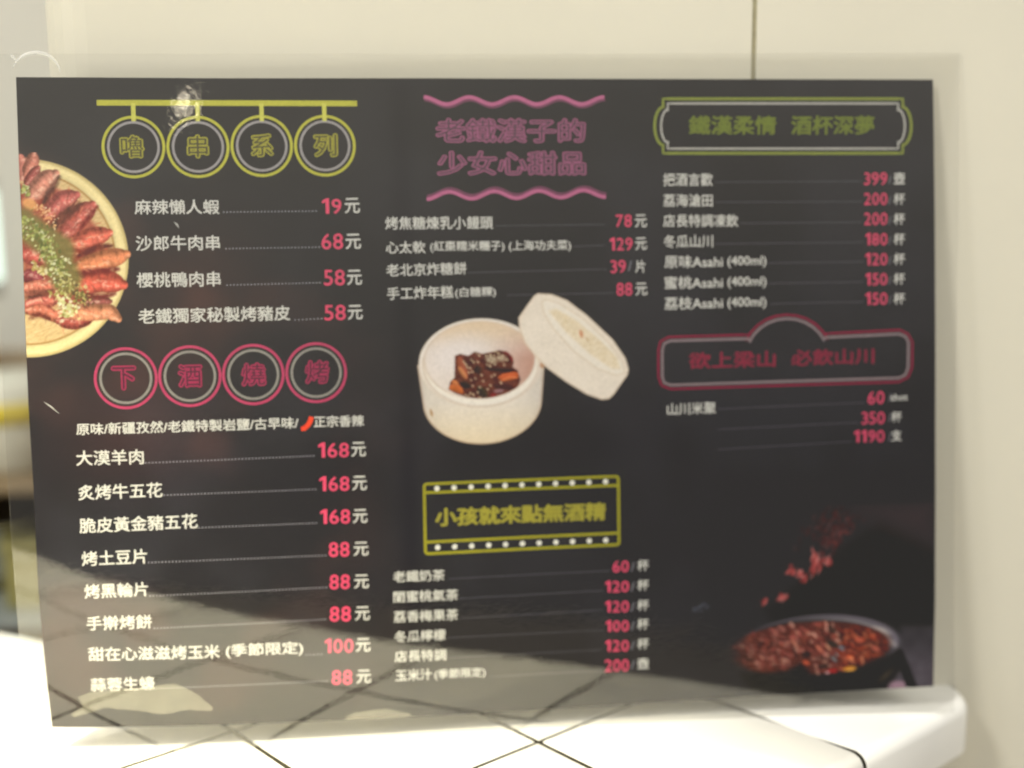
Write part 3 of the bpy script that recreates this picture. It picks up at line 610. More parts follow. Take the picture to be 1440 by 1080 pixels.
for k, (pts, w, col, kind) in enumerate([
    ([(0.67, 261.42), (1.86, 256.32), (0.85, 253.09)], 110, (196, 112, 92), 1), ([(6.38, 263.45), (5.82, 259.98), (2.69, 254.0)], 80, (204, 118, 92), 1),
    ([(8.21, 257.18), (4.91, 253.05), (2.55, 249.83)], 60, (168, 78, 68), 1),
    ([(17.12, 252.92), (12.37, 246.02), (9.96, 241.41)], 84, (92, 62, 54), 0), ([(15.36, 254.33), (10.73, 251.13), (4.63, 244.25)], 120, (214, 132, 104), 1),
    ([(24.9, 241.23), (18.84, 236.19), (12.75, 229.76)], 130, (92, 62, 52), 0), ([(24.11, 244.95), (17.7, 242.7), (11.62, 236.74)], 110, (204, 96, 84), 1),
    ([(33.03, 239.73), (28.77, 234.66), (24.98, 229.59)], 64, (134, 52, 46), 0), ([(30.77, 240.23), (25.17, 235.64), (18.1, 227.36)], 128, (198, 92, 76), 1),
    ([(38.84, 222.39), (31.98, 221.56), (23.68, 217.96)], 84, (104, 44, 38), 0), ([(37.65, 228.01), (30.32, 226.25), (21.15, 223.59)], 112, (222, 98, 72), 1),
    ([(41.12, 211.89), (31.9, 211.06), (22.23, 210.49)], 96, (134, 54, 52), 0), ([(44.72, 218.3), (34.96, 215.97), (23.28, 212.94)], 122, (226, 130, 78), 1),
    ([(39.3, 200.98), (32.5, 200.12), (26.68, 199.74)], 90, (140, 62, 58), 0), ([(42.83, 204.9), (34.18, 207.05), (21.57, 205.29)], 138, (216, 88, 64), 1),
    ([(37.25, 197.54), (31.46, 198.15), (26.62, 197.75)], 60, (150, 76, 66), 1),
    ([(0.36, 218.02), (4.21, 218.45), (7.97, 215.92)], 110, (198, 82, 68), 1), ([(0.06, 209.64), (3.89, 209.08), (8.16, 207.52)], 96, (146, 58, 62), 1),
    ([(-0.15, 203.72), (5.65, 204.6), (13.85, 204.94)], 84, (206, 112, 84), 1), ([(-0.06, 199.77), (5.03, 200.66), (10.84, 201.53)], 44, (84, 52, 46), 0),
    ([(0.06, 196.3), (6.36, 197.66), (13.12, 198.02)], 84, (196, 94, 76), 1), ([(2.26, 190.82), (6.16, 192.22), (11.39, 190.13)], 60, (112, 46, 40), 0),
    ([(0.45, 194.07), (7.2, 194.18), (13.83, 191.07), (18.08, 188.49)], 74, (212, 112, 80), 1), ([(14.72, 189.06), (21.45, 188.42), (28.77, 190.25)], 84, (180, 76, 62), 1),
    ([(40.37, 189.75), (36.61, 193.07), (28.37, 192.75), (15.85, 193.51)], 100, (228, 142, 94), 1)]):
    GAPS = [] if k == 0 else GAPS
    if kind: cv.prawn(pts, w * PW * 1.5, np.array(col) * .95 + 4, 40 + k)
    else: GAPS.append((pts, w, col))
for pts, w, col in GAPS:
    a_, _, _ = cv.path(pts, w * PW * .62, 1.5); cv.put(np.array(col) * .8, a_ * (.55 + .4 * sst(.35, .6, vnoise(cv.X, cv.Z, 2, 77))))
for k in range(150):                                  # shell edges, legs and feelers between the prawns
    t = np.random.default_rng(900 + k); rr_ = t.uniform(14, 36); th = t.uniform(-1.35, 1.3); c_ = (pc[0] + rr_ * math.cos(th), pc[1] + rr_ * math.sin(th))
    col = [(120, 52, 44), (226, 150, 108), (92, 52, 42), (206, 96, 70), (238, 196, 150)][t.integers(5)]
    cv.put(col, cv.ell(c_, t.uniform(.5, 1.9), t.uniform(.2, .45), math.degrees(th) + t.uniform(-30, 30), .5)[0] * .5 * (rad < 37))
cv.put((228, 170, 104), cv.ell((4.07, 241.02), 3.6, 2.4, -30, 1.2)[0] * .85)
r2 = np.random.default_rng(5)
def heap(line, width, n, pal, smin=.35, smax=1.0):
    line = np.array(line); 
    for k in range(n):
        t = r2.random() * (len(line) - 1); i = min(int(t), len(line) - 2); c = line[i] + (line[i + 1] - line[i]) * (t - i) + r2.normal(0, width, 2)
        col = np.array(pal[r2.integers(len(pal))]) * r2.uniform(.9, 1.08); s1 = r2.uniform(smin, smax)
        m = (abs(cv.X - c[0]) < 3) & (abs(cv.Z - c[1]) < 3)
        ys, xs = np.where(m)
        if len(ys) == 0: continue
        sl = (slice(ys.min(), ys.max() + 1), slice(xs.min(), xs.max() + 1)); sub = Canvas.__new__(Canvas); sub.X = cv.X[sl]; sub.Z = cv.Z[sl]; sub.C = cv.C[sl]; sub.A = cv.A[sl]
        aa = sub.ell(c, s1, s1 * r2.uniform(.4, .9), r2.uniform(0, 180), .4)[0]; sub.put(np.clip(col, 0, 245), aa * .88); cv.C[sl] = sub.C; cv.A[sl] = sub.A
GR = [(122, 132, 66), (150, 156, 84), (96, 104, 56), (176, 178, 104), (206, 206, 150), (226, 222, 178), (110, 112, 62)]
cv.put((118, 118, 66), cv.path([(0.2, 233.19), (8.11, 226.58), (16.07, 220.88), (15.63, 214.81), (18.76, 207.82)], 13, 3, False)[0] * .8)
heap([(0.23, 234.11), (5.91, 228.47), (11.64, 223.74), (10.94, 218.34), (15.6, 213.82), (16.84, 207.86)], 2.3, 330, GR)
heap([(16.82, 207.36), (22.88, 201.3), (27.62, 198.73)], 2.2, 110, [(112, 104, 58), (86, 74, 50), (176, 166, 96), (206, 196, 132)])
heap([(13.76, 202.47), (16.44, 196.47), (17.26, 192.48), (21.7, 195.37)], 1.9, 120, [(206, 204, 136), (226, 220, 160), (158, 152, 78), (236, 230, 190)])
heap([(4.09, 215.0), (7.85, 212.47), (9.23, 210.47)], 1.1, 46, [(222, 206, 140), (236, 226, 180), (168, 150, 84)])
heap([(1.59, 247.99), (2.42, 245.67)], .9, 26, GR)
heap([(6.31, 240.52), (10.74, 237.68), (13.76, 233.0)], 1.6, 60, [(226, 178, 120), (214, 150, 104), (236, 208, 160), (176, 110, 76)], .3, .8)
cv.A = np.where(cv.X < lerp_curve(cv.Z, LEFT) + .25, 0, cv.A)
cv.finish('prawn_platter_picture', .05)

# --- bamboo steamer with its lid
cv = Canvas(169, 287, 120, 203, .34)
lo_c, hi_c = (203.21, 147.77), (202.64, 165.52)
kx = 1 / 11.15
body = [((173.07, 165.42))] + [tuple(np.array(lo_c) + np.array([-math.cos(t) * 311 * kx, -math.sin(t) * 226 * kx])) for t in np.linspace(0.05, math.pi - .05, 40)] + [(232.69, 164.72), (202.66, 166.45)]
a, d = cv.poly(body, .5)
xn = (cv.X - lo_c[0]) / 29.0; zn = (cv.Z - lo_c[1]) / 20.0
bc = np.array([230, 218, 198.]) * np.clip(1.0 - .10 * np.abs(xn) ** 3, 0, 1)[..., None] - np.clip(-zn, 0, 1)[..., None] * np.array([0, 7, 24.]) + (vnoise(cv.X, cv.Z * .5, 3, 31)[..., None] - .5) * 9
cv.put(bc, a); cv.put((176, 136, 100), a * np.clip(1 - d / 1.0, 0, 1) * .55)
a, p, q, r = cv.ell(hi_c, 322 * kx, 232 * kx, 0, .5)
cv.put(np.array([232, 223, 207.]) + 0 * cv.C, a); cv.put((196, 168, 130), np.clip(1 - np.abs(r - 1) * 20 / .5, 0, 1) * a * .6)
a2, p, q, r = cv.ell((203.0, 164.78), 306 * kx, 216 * kx, 0, .5); cv.put((222, 206, 186), np.exp(-((r - 1) * 20 / .5) ** 2) * .7)
ic = (202.3, 166.92); a3, p, q, r = cv.ell(ic, 288 * kx, 201 * kx, 0, .6)
inn = np.array([226, 212, 195.]) - sst(.0, 1.0, p)[..., None] * sst(1.0, -.1, q)[..., None] * np.array([34, 62, 66.]) - sst(.2, .95, q)[..., None] * np.array([4, 14, 30.]) + (vnoise(cv.X, cv.Z, 4, 33)[..., None] - .5) * 7
cv.put(inn, a3); cv.put((206, 184, 158), np.exp(-((r - 1) * 18 / .35) ** 2) * .55)
cv.put((236, 226, 216), cv.ell((191.48, 169.5), 13, 8, 20, 7)[0] * .5)
# the food
fd = [(190.63, 169.16), (193.18, 170.1), (196.87, 168.99), (199.95, 170.94), (203.32, 169.84), (209.1, 170.7), (211.16, 171.32), (214.89, 170.55), (217.4, 168.11), (218.03, 165.38), (217.48, 163.36), (219.84, 161.6), (221.13, 157.14), (219.7, 153.44), (214.17, 150.2), (208.68, 148.67), (201.87, 148.72), (195.78, 149.76), (190.41, 151.79), (187.42, 153.74), (188.17, 157.09), (190.24, 159.06), (190.52, 164.11)]
a, d = cv.poly(fd, .7)
fc = np.array([92, 52, 42.]) + (vnoise(cv.X, cv.Z, 2.2, 41)[..., None] - .5) * np.array([70, 44, 40.])
cv.put(fc, a)
def blob(c, a_, b_, ang_, col, soft=.5, al=1.0): cv.put(col, cv.ell(c, a_, b_, ang_, soft)[0] * al)
K = 1 / 30.4
for pts, w, col in [([(192.46, 168.1), (193.38, 164.03), (195.3, 158.91)], 120, (142, 78, 56)), ([(192.36, 163.72), (194.0, 161.31), (195.64, 158.9)], 60, (186, 122, 78)),
    ([(187.76, 153.73), (190.48, 154.66), (193.47, 152.2)], 110, (180, 98, 52)), ([(189.19, 157.4), (191.52, 155.98)], 60, (196, 120, 72)),
    ([(211.59, 158.44), (215.35, 158.67), (219.8, 159.56)], 110, (186, 92, 52)), ([(212.25, 157.06), (216.36, 158.3), (219.78, 158.2)], 40, (206, 116, 70)),
    ([(213.86, 170.24), (216.56, 169.15), (217.69, 165.73)], 50, (122, 44, 38)), ([(204.88, 163.03), (210.98, 162.19), (217.11, 161.68)], 60, (52, 34, 30)),
    ([(200.82, 163.82), (201.44, 161.1)], 110, (56, 44, 34)), ([(193.22, 156.27), (197.25, 154.79)], 90, (50, 42, 32)), ([(201.3, 153.99), (204.61, 149.82)], 110, (56, 50, 38)),
    ([(208.8, 155.12), (217.64, 153.5)], 90, (70, 36, 34)), ([(207.33, 149.73), (209.4, 150.69)], 60, (124, 38, 36)), ([(208.74, 152.07), (212.84, 152.29)], 46, (140, 108, 108))]:
    a_, q_, _ = cv.path(pts, w * K, .8); cv.put(np.array(col)[None, None] * (1 + .2 * q_[..., None]), a_ * a)
for x, y in [(320,350),(350,380),(300,460),(330,510),(280,520),(250,420),(390,260),(430,290),(410,380),(540,420),(580,440),(530,300),(600,330),(640,300),(560,360),(610,380),(650,420),(700,330),(740,340),(780,430),(820,360),(700,270),(660,250),(760,310),(590,290),(640,350),(480,640),(460,560),(430,720),(330,700),(310,620),(370,600),(580,700),(600,580),(640,560),(540,750),(400,790),(340,820),(300,800),(270,830),(230,820),(430,860),(730,670),(210,370),(230,400),(260,450)]:
    u0, v0 = (187.66, 179.32), (220.91, 144.54)
    c = (u0[0] + (v0[0] - u0[0]) * x / 1000, u0[1] + (v0[1] - u0[1]) * y / 1000); g = r2.uniform(.82, 1.05)
    blob(c, r2.uniform(.55, .8), r2.uniform(.3, .42), -52 + r2.uniform(-14, 14), np.clip(np.array([222, 200, 158]) * g, 0, 240), .35, .9)
for c, a_, b_ in [((207.67, 167.02), 3.0, 1.9), ((212.45, 167.57), 2.4, 1.6)]: blob(c, a_, b_, -20, (214, 202, 166), 1.2, .55)
cv.put((238, 228, 208), np.clip((1.0 - a3), 0, 1) * cv.ell((203.01, 165.51), 300 * kx, 214 * kx, 0, .5)[0] * (cv.Z < ic[1]))
cv.put((202, 178, 148), np.exp(-((cv.ell((202.82, 165.15), 300 * kx, 222 * kx)[3] - 1) * 20 / .35) ** 2) * .45 * (cv.Z < ic[1] + 2))
cv.put((206, 184, 158), np.exp(-((r - 1) * 18 / .3) ** 2) * .5 * (cv.Z < ic[1]))
blob((179.12, 143.01), 1.7, .6, -75, (166, 122, 76), .6, .8); blob((231.46, 163.82), 1.0, 1.4, 0, (176, 124, 84), .8, .8)
# the lid
lid = [(229.95, 197.48), (236.46, 196.98), (243.88, 193.89), (253.16, 186.67), (265.28, 175.06), (271.35, 166.05), (272.82, 160.86), (272.23, 158.06), (265.49, 148.86), (263.1, 146.87), (259.78, 146.59), (252.7, 149.24), (243.34, 155.12), (234.05, 162.08), (228.52, 167.61), (223.5, 174.21), (221.01, 180.73), (220.65, 186.27), (224.26, 191.25), (228.07, 196.23)]
a, d = cv.poly(lid, .5)
lc = np.array([231, 218, 196.]) + (vnoise(cv.X, cv.Z, 5, 51)[..., None] - .5) * 10
cv.put(lc, a); cv.put((190, 156, 116), a * np.clip(1 - d / .9, 0, 1) * .5)
face = [(231.56, 193.4), (233.63, 194.74), (240.13, 192.76), (252.2, 184.65), (263.85, 173.23), (270.38, 163.73), (270.81, 159.04), (267.0, 157.73), (257.57, 161.26), (246.37, 169.94), (237.14, 180.36), (232.59, 187.85)]
a, d = cv.poly(face, .6); cv.put((234, 223, 202), a); cv.put((210, 188, 156), np.exp(-((d - .2) / .35) ** 2) * .6)
pan_ = [(234.94, 189.18), (238.22, 190.04), (247.51, 184.75), (258.67, 175.22), (267.09, 166.62), (268.93, 160.96), (265.14, 161.06), (253.89, 168.82), (243.67, 178.36)]
a, d = cv.poly(pan_, 1.2); tex = vnoise(cv.X + cv.Z, (cv.Z - cv.X) * 3, 2.2, 55)
cv.put(np.array([226, 207, 170.]) + (tex[..., None] - .5) * np.array([34, 42, 60.]), a * .85)
blob((250.23, 178.02), 1.7, .75, -78, (196, 124, 84), .8, .85); blob((253.02, 175.35), .5, 1.4, 30, (176, 140, 100), .5, .5)
cv.finish('steamer_picture', .05)

# --- pan of stir-fried chili with pieces thrown in the air
cv = Canvas(303, 423, -3, 92, .4)
Z0 = cv.Z
hz = vnoise(cv.X, cv.Z, 22, 61)
cv.A = np.maximum(cv.A, (cv.X * 0 + 1) * .0)
a, d = cv.poly([(396.83, 81.11), (422.8, 67.71), (422.86, 30.98), (346.04, 33.37), (342.13, 41.37), (374.41, 66.66)], 9)
cv.put((38, 37, 34), a * .95)
a, d = cv.poly([(385.04, 90.7), (422.62, 93.56), (422.77, 72.11), (398.77, 82.52)], 16); cv.put((72, 58, 58), a * .55)
a, d = cv.poly([(406.77, 31.4), (423.35, 30.97), (423.17, -2.38), (401.77, -1.9)], 3)
cv.put(np.array([92, 84, 88.]) + (vnoise(cv.X, cv.Z, 6, 63)[..., None] - .5) * 34, a * (.35 + .55 * (1 - sst(8, 26, cv.Z))))
a, d = cv.poly([(399.86, 4.06), (408.63, 3.83), (409.57, -2.09), (399.82, -1.85)], 2); cv.put((160, 128, 136), a)
a_, _, _ = cv.path([(405.28, 17.68), (408.18, 10.73), (412.49, -1.17)], 5.2, .8, False); cv.put((42, 40, 40), a_)
pcx, pcz = (366.62, 21.81); 
a, p, q, r = cv.ell((368.58, 16.82), 37, 17.5, 2, .8); cv.put((42, 40, 37), a * sst(-1.15, -.5, p))
a, p, q, r = cv.ell((363.68, 21.91), 41, 15.8, 2, .8); cv.put((48, 46, 45), a * sst(-1.0, -.3, p))
w_ = np.exp(-((r - .97) / .045) ** 2) * sst(-1.1, -.2, p) * sst(-.6, .1, q) * .8; cv.put((98, 92, 98), w_)
for dr, col, wd, al in ((.985, (128, 118, 124), .05, .8), (.93, (62, 58, 62), .03, .7), (.89, (168, 160, 156), .04, .85), (.84, (72, 66, 68), .03, .8)):
    w_ = np.exp(-((r - dr) / wd) ** 2) * sst(-.5, .62, p) * sst(-.42, .1, q) * al; cv.put(col, w_)
cv.put((214, 204, 188), cv.ell((396.5, 29.23), 4.2, 1.4, -22, 1.6)[0] * .8); cv.put((206, 198, 186), cv.ell((399.92, 24.71), 4.6, 1.5, -38, 1.6)[0] * .7)
PAL = [(134, 66, 58), (150, 78, 68), (168, 104, 90), (104, 50, 44), (120, 58, 50), (76, 44, 38), (180, 128, 108), (138, 74, 58), (58, 44, 38)]
r3 = np.random.default_rng(11)
fa, fp, fq, fr = cv.ell((360.94, 21.71), 40.5, 12.9, 2, 1.0)
cv.put((88, 50, 44), fa * sst(-1.05, -.6, fp))
for k in range(520):
    t = r3.uniform(0, 2 * math.pi); rr = math.sqrt(r3.random()) * .96; c0 = (361.23, 21.7)
    c = (c0[0] + 40.3 * rr * math.cos(t), c0[1] + 12.6 * rr * math.sin(t)); u_ = rr * math.cos(t)
    if r3.random() < (-u_ - .62) * 1.6: continue
    if -.25 < u_ < .05 and rr * math.sin(t) < -.55 - .6 * abs(u_ + .1) + .3: continue
    col = np.array(PAL[r3.integers(len(PAL))], float) * r3.uniform(.85, 1.12)
    if u_ > .35: col = col * np.array([1.04, .88, .74])
    s1 = r3.uniform(.7, 2.3); m0 = int((c[0] - 303) / .4); n0 = int((c[1] + 3) / .4)
    sl = (slice(max(0, n0 - 8), n0 + 9), slice(max(0, m0 - 8), m0 + 9)); sub = Canvas.__new__(Canvas); sub.X = cv.X[sl]; sub.Z = cv.Z[sl]; sub.C = cv.C[sl]; sub.A = cv.A[sl]
    if sub.X.size == 0: continue
    aa, p_, q_, _ = sub.ell(c, s1, s1 * r3.uniform(.3, .6), -50 + r3.uniform(-35, 60), .8)
    fade = .35 + .5 * sst(-.9, -.2, np.array(u_)); sub.put(np.clip(col[None, None] * (1 + .25 * q_[..., None]), 0, 240), aa * fade); cv.C[sl] = sub.C; cv.A[sl] = sub.A
for c, a_, b_, g, col in [((363.79, 28.01), 1.6, .6, -60, (222, 160, 136)), ((365.99, 21.29), 2.4, .9, -50, (206, 118, 92)), ((370.4, 21.88), 2.2, .6, -55, (206, 150, 116)), ((353.49, 24.69), 2.2, .6, -45, (196, 124, 98)),
    ((359.36, 18.57), 2.8, 1.6, 0, (52, 42, 36)), ((372.61, 23.28), 3.4, 1.6, -30, (54, 52, 46)), ((368.18, 12.35), 2.6, 1.4, 10, (56, 44, 36)), ((377.01, 21.29), 1.8, 1.1, -40, (112, 116, 122)), ((373.33, 15.87), 1.9, .8, -50, (120, 124, 122)),
    ((374.8, 18.04), 1.1, .4, -45, (150, 152, 148)), ((381.41, 16.35), 1.9, 1.2, -20, (226, 106, 66)), ((381.78, 15.75), .9, .6, -20, (240, 160, 110)), ((381.03, 10.82), 3.3, 1.2, 4, (214, 140, 54)), ((381.4, 10.3), 2.0, .5, 4, (238, 178, 78)),
    ((372.58, 9.99), 2.5, 1.0, 0, (178, 44, 44)), ((370.01, 9.18), 1.0, .6, 0, (224, 168, 160)), ((359.35, 14.5), 1.9, 1.0, -20, (206, 92, 62)), ((385.83, 25.07), 2.4, 1.4, -20, (188, 92, 68)), ((393.9, 20.41), 2.4, 1.1, -30, (186, 96, 76))]:
    cv.put(col, cv.ell(c, a_, b_, g, .6)[0] * .9)
a, d = cv.poly([(339.47, 9.71), (350.52, 11.5), (357.15, 14.58), (360.82, 10.39), (363.01, 7.35), (375.51, 7.67), (388.01, 10.24), (397.55, 14.4), (405.62, 17.5), (406.32, 9.0), (398.96, 0.34), (363.72, -1.55), (334.29, -0.44), (326.97, 10.23)], 2.4)
cv.put((42, 40, 36), a * .96)
cv.put((96, 84, 66), cv.ell((398.99, 6.98), 3.4, 1.0, 42, 1.8)[0] * .55)
for pts, w, n, br in [([(338.21, 45.93), (339.68, 45.38)], 1.3, 9, 1.0), ([(345.56, 48.1), (348.99, 46.99)], 1.5, 16, 1.0), ([(350.94, 60.62), (355.83, 58.0), (358.77, 56.43)], 2.0, 30, 1.15), ([(363.64, 67.99), (365.61, 64.02), (363.66, 58.71)], 3.0, 60, 1.0), ([(369.52, 64.87), (371.48, 63.83)], 1.6, 14, 1.0),
    ([(359.7, 77.87), (369.46, 80.47), (379.22, 83.09)], 5.5, 60, .62), ([(367.54, 70.79), (375.35, 75.42), (382.14, 84.95)], 4.0, 70, .70), ([(365.54, 83.51), (375.29, 88.07)], 5.0, 40, .5)]:
    pts = np.array(pts)
    for k in range(n):
        t = r3.random() * (len(pts) - 1); i = min(int(t), len(pts) - 2); c = pts[i] + (pts[i + 1] - pts[i]) * (t - i) + r3.normal(0, w * .55, 2)
        col = np.array([(168, 74, 70), (142, 58, 56), (196, 116, 108), (120, 46, 44)][r3.integers(4)]) * br
        cv.put(np.clip(col, 0, 235), cv.ell(c, r3.uniform(.6, 1.5), r3.uniform(.4, .8), r3.uniform(20, 110), .9)[0] * (.75 if br > .9 else .32))
for k in range(14):
    c = np.array((305.46, 43.38)) + r3.normal(0, 1.0, 2) * np.array([2.2, 1.0]); cv.put((120, 128, 146), cv.ell(c, .5, .3, -40, .5)[0] * .6)
cv.A = np.where((cv.X > 305) & (cv.Z < 88), np.maximum(cv.A, .01), cv.A)
xr_ = lerp_curve(cv.Z, RIGHT); zb_ = lerp_curve(cv.X, BOT)
cv.A = np.where((cv.X > xr_ - .45) | (cv.Z < zb_ + .3), 0, cv.A)
cv.finish('pan_picture', .03)

# --- small marks in the laminate: a ring reflection drawn as a pale ridge and two scratches
M_GLINT_SCRATCH = mat('glint_scratch_white', (0.80, 0.80, 0.76), 0.25, 0.6)
nt = M_GLINT_SCRATCH.node_tree; mo_ = nt.nodes['Material Output']; mx_ = nt.nodes.new('ShaderNodeMixShader'); tr_ = nt.nodes.new('ShaderNodeBsdfTransparent')
mx_.inputs[0].default_value = 0.42; nt.links.new(tr_.outputs[0], mx_.inputs[1]); nt.links.new(nt.nodes['Principled BSDF'].outputs[0], mx_.inputs[2]); nt.links.new(mx_.outputs[0], mo_.inputs['Surface'])
def glint_scratch(pts, w, h=.35, name='glint_scratch'):
    P = np.array(pts, float); n = len(P); T = np.gradient(P, axis=0); T /= np.linalg.norm(T, axis=1)[:, None]; N = np.stack([-T[:, 1], T[:, 0]], 1)
    tw = w / 2 * np.sin(np.linspace(.15, math.pi - .15, n))[:, None]
    rows = [(P + N * tw, .33), (P, .36 + h), (P - N * tw, .33)]
    V = np.concatenate([place(r[:, 0], r[:, 1], l) for r, l in rows]); f = []
    for s in range(2):
        for i in range(n - 1): f.append((s * n + i, s * n + i + 1, (s + 1) * n + i + 1, (s + 1) * n + i))
    me = mesh(name, V, f); smooth(me); return new_obj(name, me, menu, M_GLINT_SCRATCH)
c0 = [(-1.21, 300.8), (-0.43, 302.42), (0.64, 303.89), (1.98, 305.16), (3.54, 306.19), (5.27, 306.95), (7.11, 307.41), (9.0, 307.55), (10.88, 307.37), (12.68, 306.87), (14.35, 306.08), (15.82, 305.01), (17.05, 303.71), (18.01, 302.21), (18.64, 300.57), (18.95, 298.84)]
glint_scratch(c0, 1.7)
glint_scratch([(-2.07, 306.96), (-0.91, 305.4), (0.55, 303.54)], 1.6)
glint_scratch([(6.88, 153.57), (9.86, 151.27), (13.42, 147.98)], .7, .2, 'scratch')
glint_scratch([(66.11, 232.51), (67.31, 231.23), (68.19, 229.63)], 1.0, .2, 'scratch')

M_GLARE = mat('painted_glare', (0.60, 0.57, 0.45), 0.7, 0.2, noise=(160, .15))
nt = M_GLARE.node_tree; mo_ = nt.nodes['Material Output']; mx_ = nt.nodes.new('ShaderNodeMixShader'); tr_ = nt.nodes.new('ShaderNodeBsdfTransparent')
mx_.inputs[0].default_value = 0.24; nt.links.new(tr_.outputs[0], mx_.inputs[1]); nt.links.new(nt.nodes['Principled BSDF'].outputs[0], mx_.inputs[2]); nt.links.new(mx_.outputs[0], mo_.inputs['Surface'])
for outline in ([(13.67, 15.29), (18.76, 18.21), (34.94, 18.93), (47.87, 19.68), (57.58, 20.52), (63.87, 17.6), (68.56, 14.57), (74.72, 8.3), (73.86, 7.29), (63.35, 8.01), (52.73, 6.58), (43.88, 7.59), (34.28, 9.3), (26.25, 10.3), (19.62, 8.49), (11.32, 6.5), (9.79, 7.61), (15.78, 11.26)], [(135.49, -0.63), (140.13, 1.53), (148.5, 3.1), (153.52, 3.3), (160.17, 1.27), (165.57, -1.29), (165.51, -3.94), (135.41, -3.28)]):                    # pale lamp glare put in as translucent sheets under the film
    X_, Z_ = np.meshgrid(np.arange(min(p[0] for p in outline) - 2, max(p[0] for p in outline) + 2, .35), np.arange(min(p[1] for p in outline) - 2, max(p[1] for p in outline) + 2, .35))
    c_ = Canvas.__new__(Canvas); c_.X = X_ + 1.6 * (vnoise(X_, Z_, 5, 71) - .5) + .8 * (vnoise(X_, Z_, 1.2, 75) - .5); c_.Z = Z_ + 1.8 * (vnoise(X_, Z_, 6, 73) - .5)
    a_, d_ = c_.poly(outline, .5); grid_part('glare_patch', X_, Z_, .30, M_GLARE, keep=(d_ > 0) & (Z_ > lerp_curve(X_, BOT) + .2))

# ---------------------------------------------------------------- the out-of-focus corner on the left: shelf with kitchen things
def lathe(name, prof, parent, m, seg=28, loc=(0, 0, 0)):
    v = []; f = []; n = len(prof)
    for s in range(seg):
        t = 2 * math.pi * s / seg
        for r, z in prof: v.append((loc[0] + r * math.cos(t), loc[1] + r * math.sin(t), loc[2] + z))
    for s in range(seg):
        q = (s + 1) % seg
        for k in range(n - 1): f.append((s * n + k, q * n + k, q * n + k + 1, s * n + k + 1))
    me = mesh(name, v, f); smooth(me); return new_obj(name, me, parent, m)
def box(name, x0, x1, y0, y1, z0, z1, parent, m, bev=.003):
    me = mesh(name, [(x, y, z) for z in (z0, z1) for x, y in ((x0, y0), (x1, y0), (x1, y1), (x0, y1))],
              [(3, 2, 1, 0), (4, 5, 6, 7), (0, 1, 5, 4), (1, 2, 6, 5), (2, 3, 7, 6), (3, 0, 4, 7)])
    o = new_obj(name, me, parent, m); b = o.modifiers.new('b', 'BEVEL'); b.width = bev; b.segments = 2; return o
YB = 1.0200                                              # distance of the shelf front
def zpx(y): return 0.420939 + -0.0006024 * y                    # heights on that plane
XB = -0.4128
steel = mat('brushed_steel', (.62, .62, .60), .25, .5, metal=1.0, noise=(40, .05))
brown = mat('brown_wood', (.30, .22, .12), .55, .4, noise=(30, .25))
sh = tag(empty('shelf_rack', (0, 0, 0)), 'dark brown shelf rack standing behind the left end of the counter', 'shelf')
x0, x1 = XB - .34, XB + .05
box('shelf_board', x0, x1, YB - .01, YB + .26, zpx(692), zpx(676), sh, brown)
box('shelf_board', x0, x1, YB - .01, YB + .26, zpx(884), zpx(866), sh, mat('teal_grey_laminate', (.30, .33, .31), .4, .5, noise=(12, .06)))
box('back_panel', x0, x1, YB + .262, YB + .275, zpx(1200), zpx(560), sh, brown)
box('side_post', x1, x1 + .018, YB - .01, YB + .275, -.75, zpx(560), sh, brown)
box('side_post', x0 - .018, x0, YB - .01, YB + .275, -.75, zpx(560), sh, brown)
tub = tag(empty('tub', (XB - .02, YB + .07, zpx(676) + .0005)), 'white plastic tub with a yellow band on the upper shelf', 'tub')
hT = zpx(552) - zpx(676)
lathe('tub_body', [(0, 0), (.050, 0), (.053, .004), (.056, hT * .60), (.056, hT * .96), (.052, hT), (0, hT)], tub, mat('white_plastic', (.74, .73, .62), .35, .5))
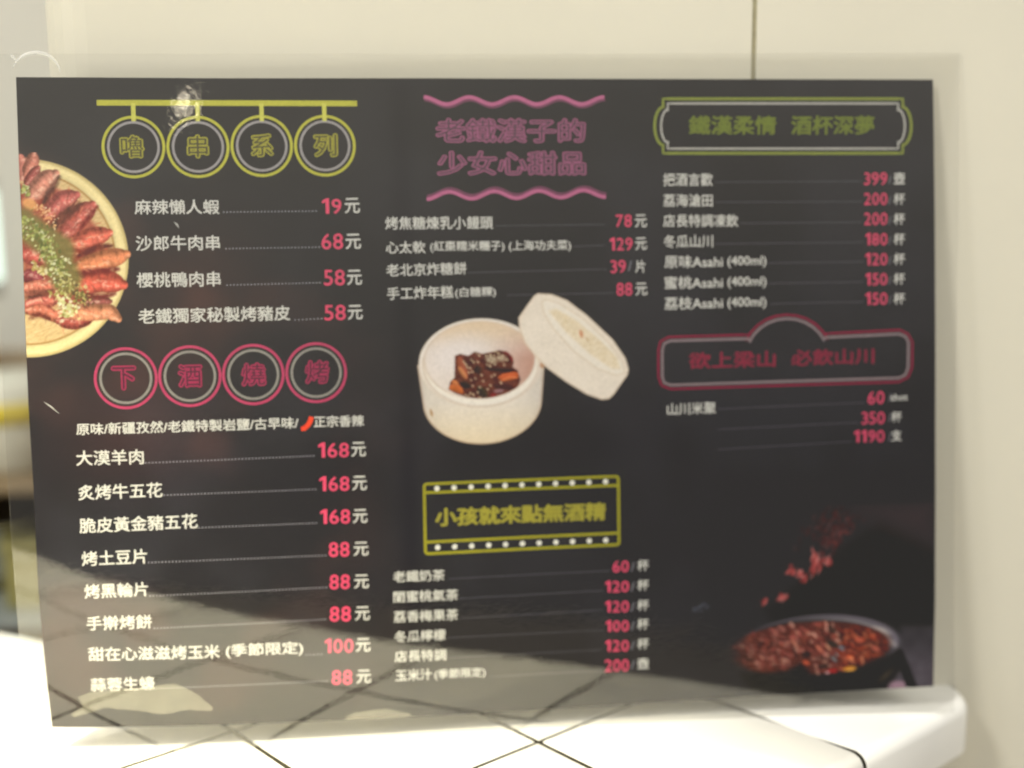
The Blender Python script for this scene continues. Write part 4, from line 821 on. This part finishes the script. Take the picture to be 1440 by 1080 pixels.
lathe('yellow_band', [(.0545, hT * .56), (.0572, hT * .57), (.0575, hT * .80), (.0555, hT * .81)], tub, mat('yellow_plastic', (.72, .58, .06), .35, .5))
bt = tag(empty('bottle', (XB - .095, YB + .045, zpx(676) + .0005)), 'green glass bottle beside the white tub on the upper shelf', 'bottle')
lathe('bottle_body', [(0, 0), (.026, 0), (.028, .004), (.028, .085), (.022, .105), (.011, .125), (.010, .15)], bt, mat('green_glass', (.03, .26, .07), .15, .6))
lathe('cap', [(.0115, .14), (.0118, .158), (0, .159)], bt, mat('green_cap', (.04, .3, .1), .4))
bw = tag(empty('bowl', (XB - .06, YB + .09, zpx(866) + .0005)), 'shiny steel bowl on the lower shelf', 'bowl')
hb = zpx(748) - zpx(866)
lathe('bowl_body', [(0, 0), (.035, 0), (.06, hb * .35), (.085, hb * .96), (.088, hb), (.084, hb * .97), (.058, hb * .38), (0, .004)], bw, steel)
cr = tag(empty('crate', (XB + .012, YB + .06, zpx(866) + .0005)), 'olive plastic crate on the lower shelf right of the bowl', 'crate')
hc = zpx(770) - zpx(866)
mo = mat('olive_plastic', (.34, .31, .11), .5, .4, noise=(20, .1))
box('crate_body', -.028, .03, -.05, .10, 0, hc * .9, cr, mo); box('crate_rim', -.031, .033, -.053, .103, hc * .9 - .002, hc, cr, mo)
tb = tag(empty('light_tube', (0, 0, 0)), 'thin glowing cool white light tube on the pale wall left of the menu', 'lamp')
TX, TY, TZ0, TZ1 = (-0.5090, 1.2500, 0.1573, 0.2445)
lathe('glass_tube', [(0, 0), (.011, 0), (.011, TZ1 - TZ0), (0, TZ1 - TZ0)], tb, mat('tube_glow', (.8, .9, .85), .4, .5, emit=((.78, 1.0, .90), 1.3)), 20, (TX, TY, TZ0))
lathe('end_cap', [(0, -.014), (.0125, -.014), (.0125, 0), (0, .0005)], tb, steel, 20, (TX, TY, TZ0))
lathe('end_cap', [(0, -.0005), (.0125, 0), (.0125, .014), (0, .014)], tb, steel, 20, (TX, TY, TZ1))
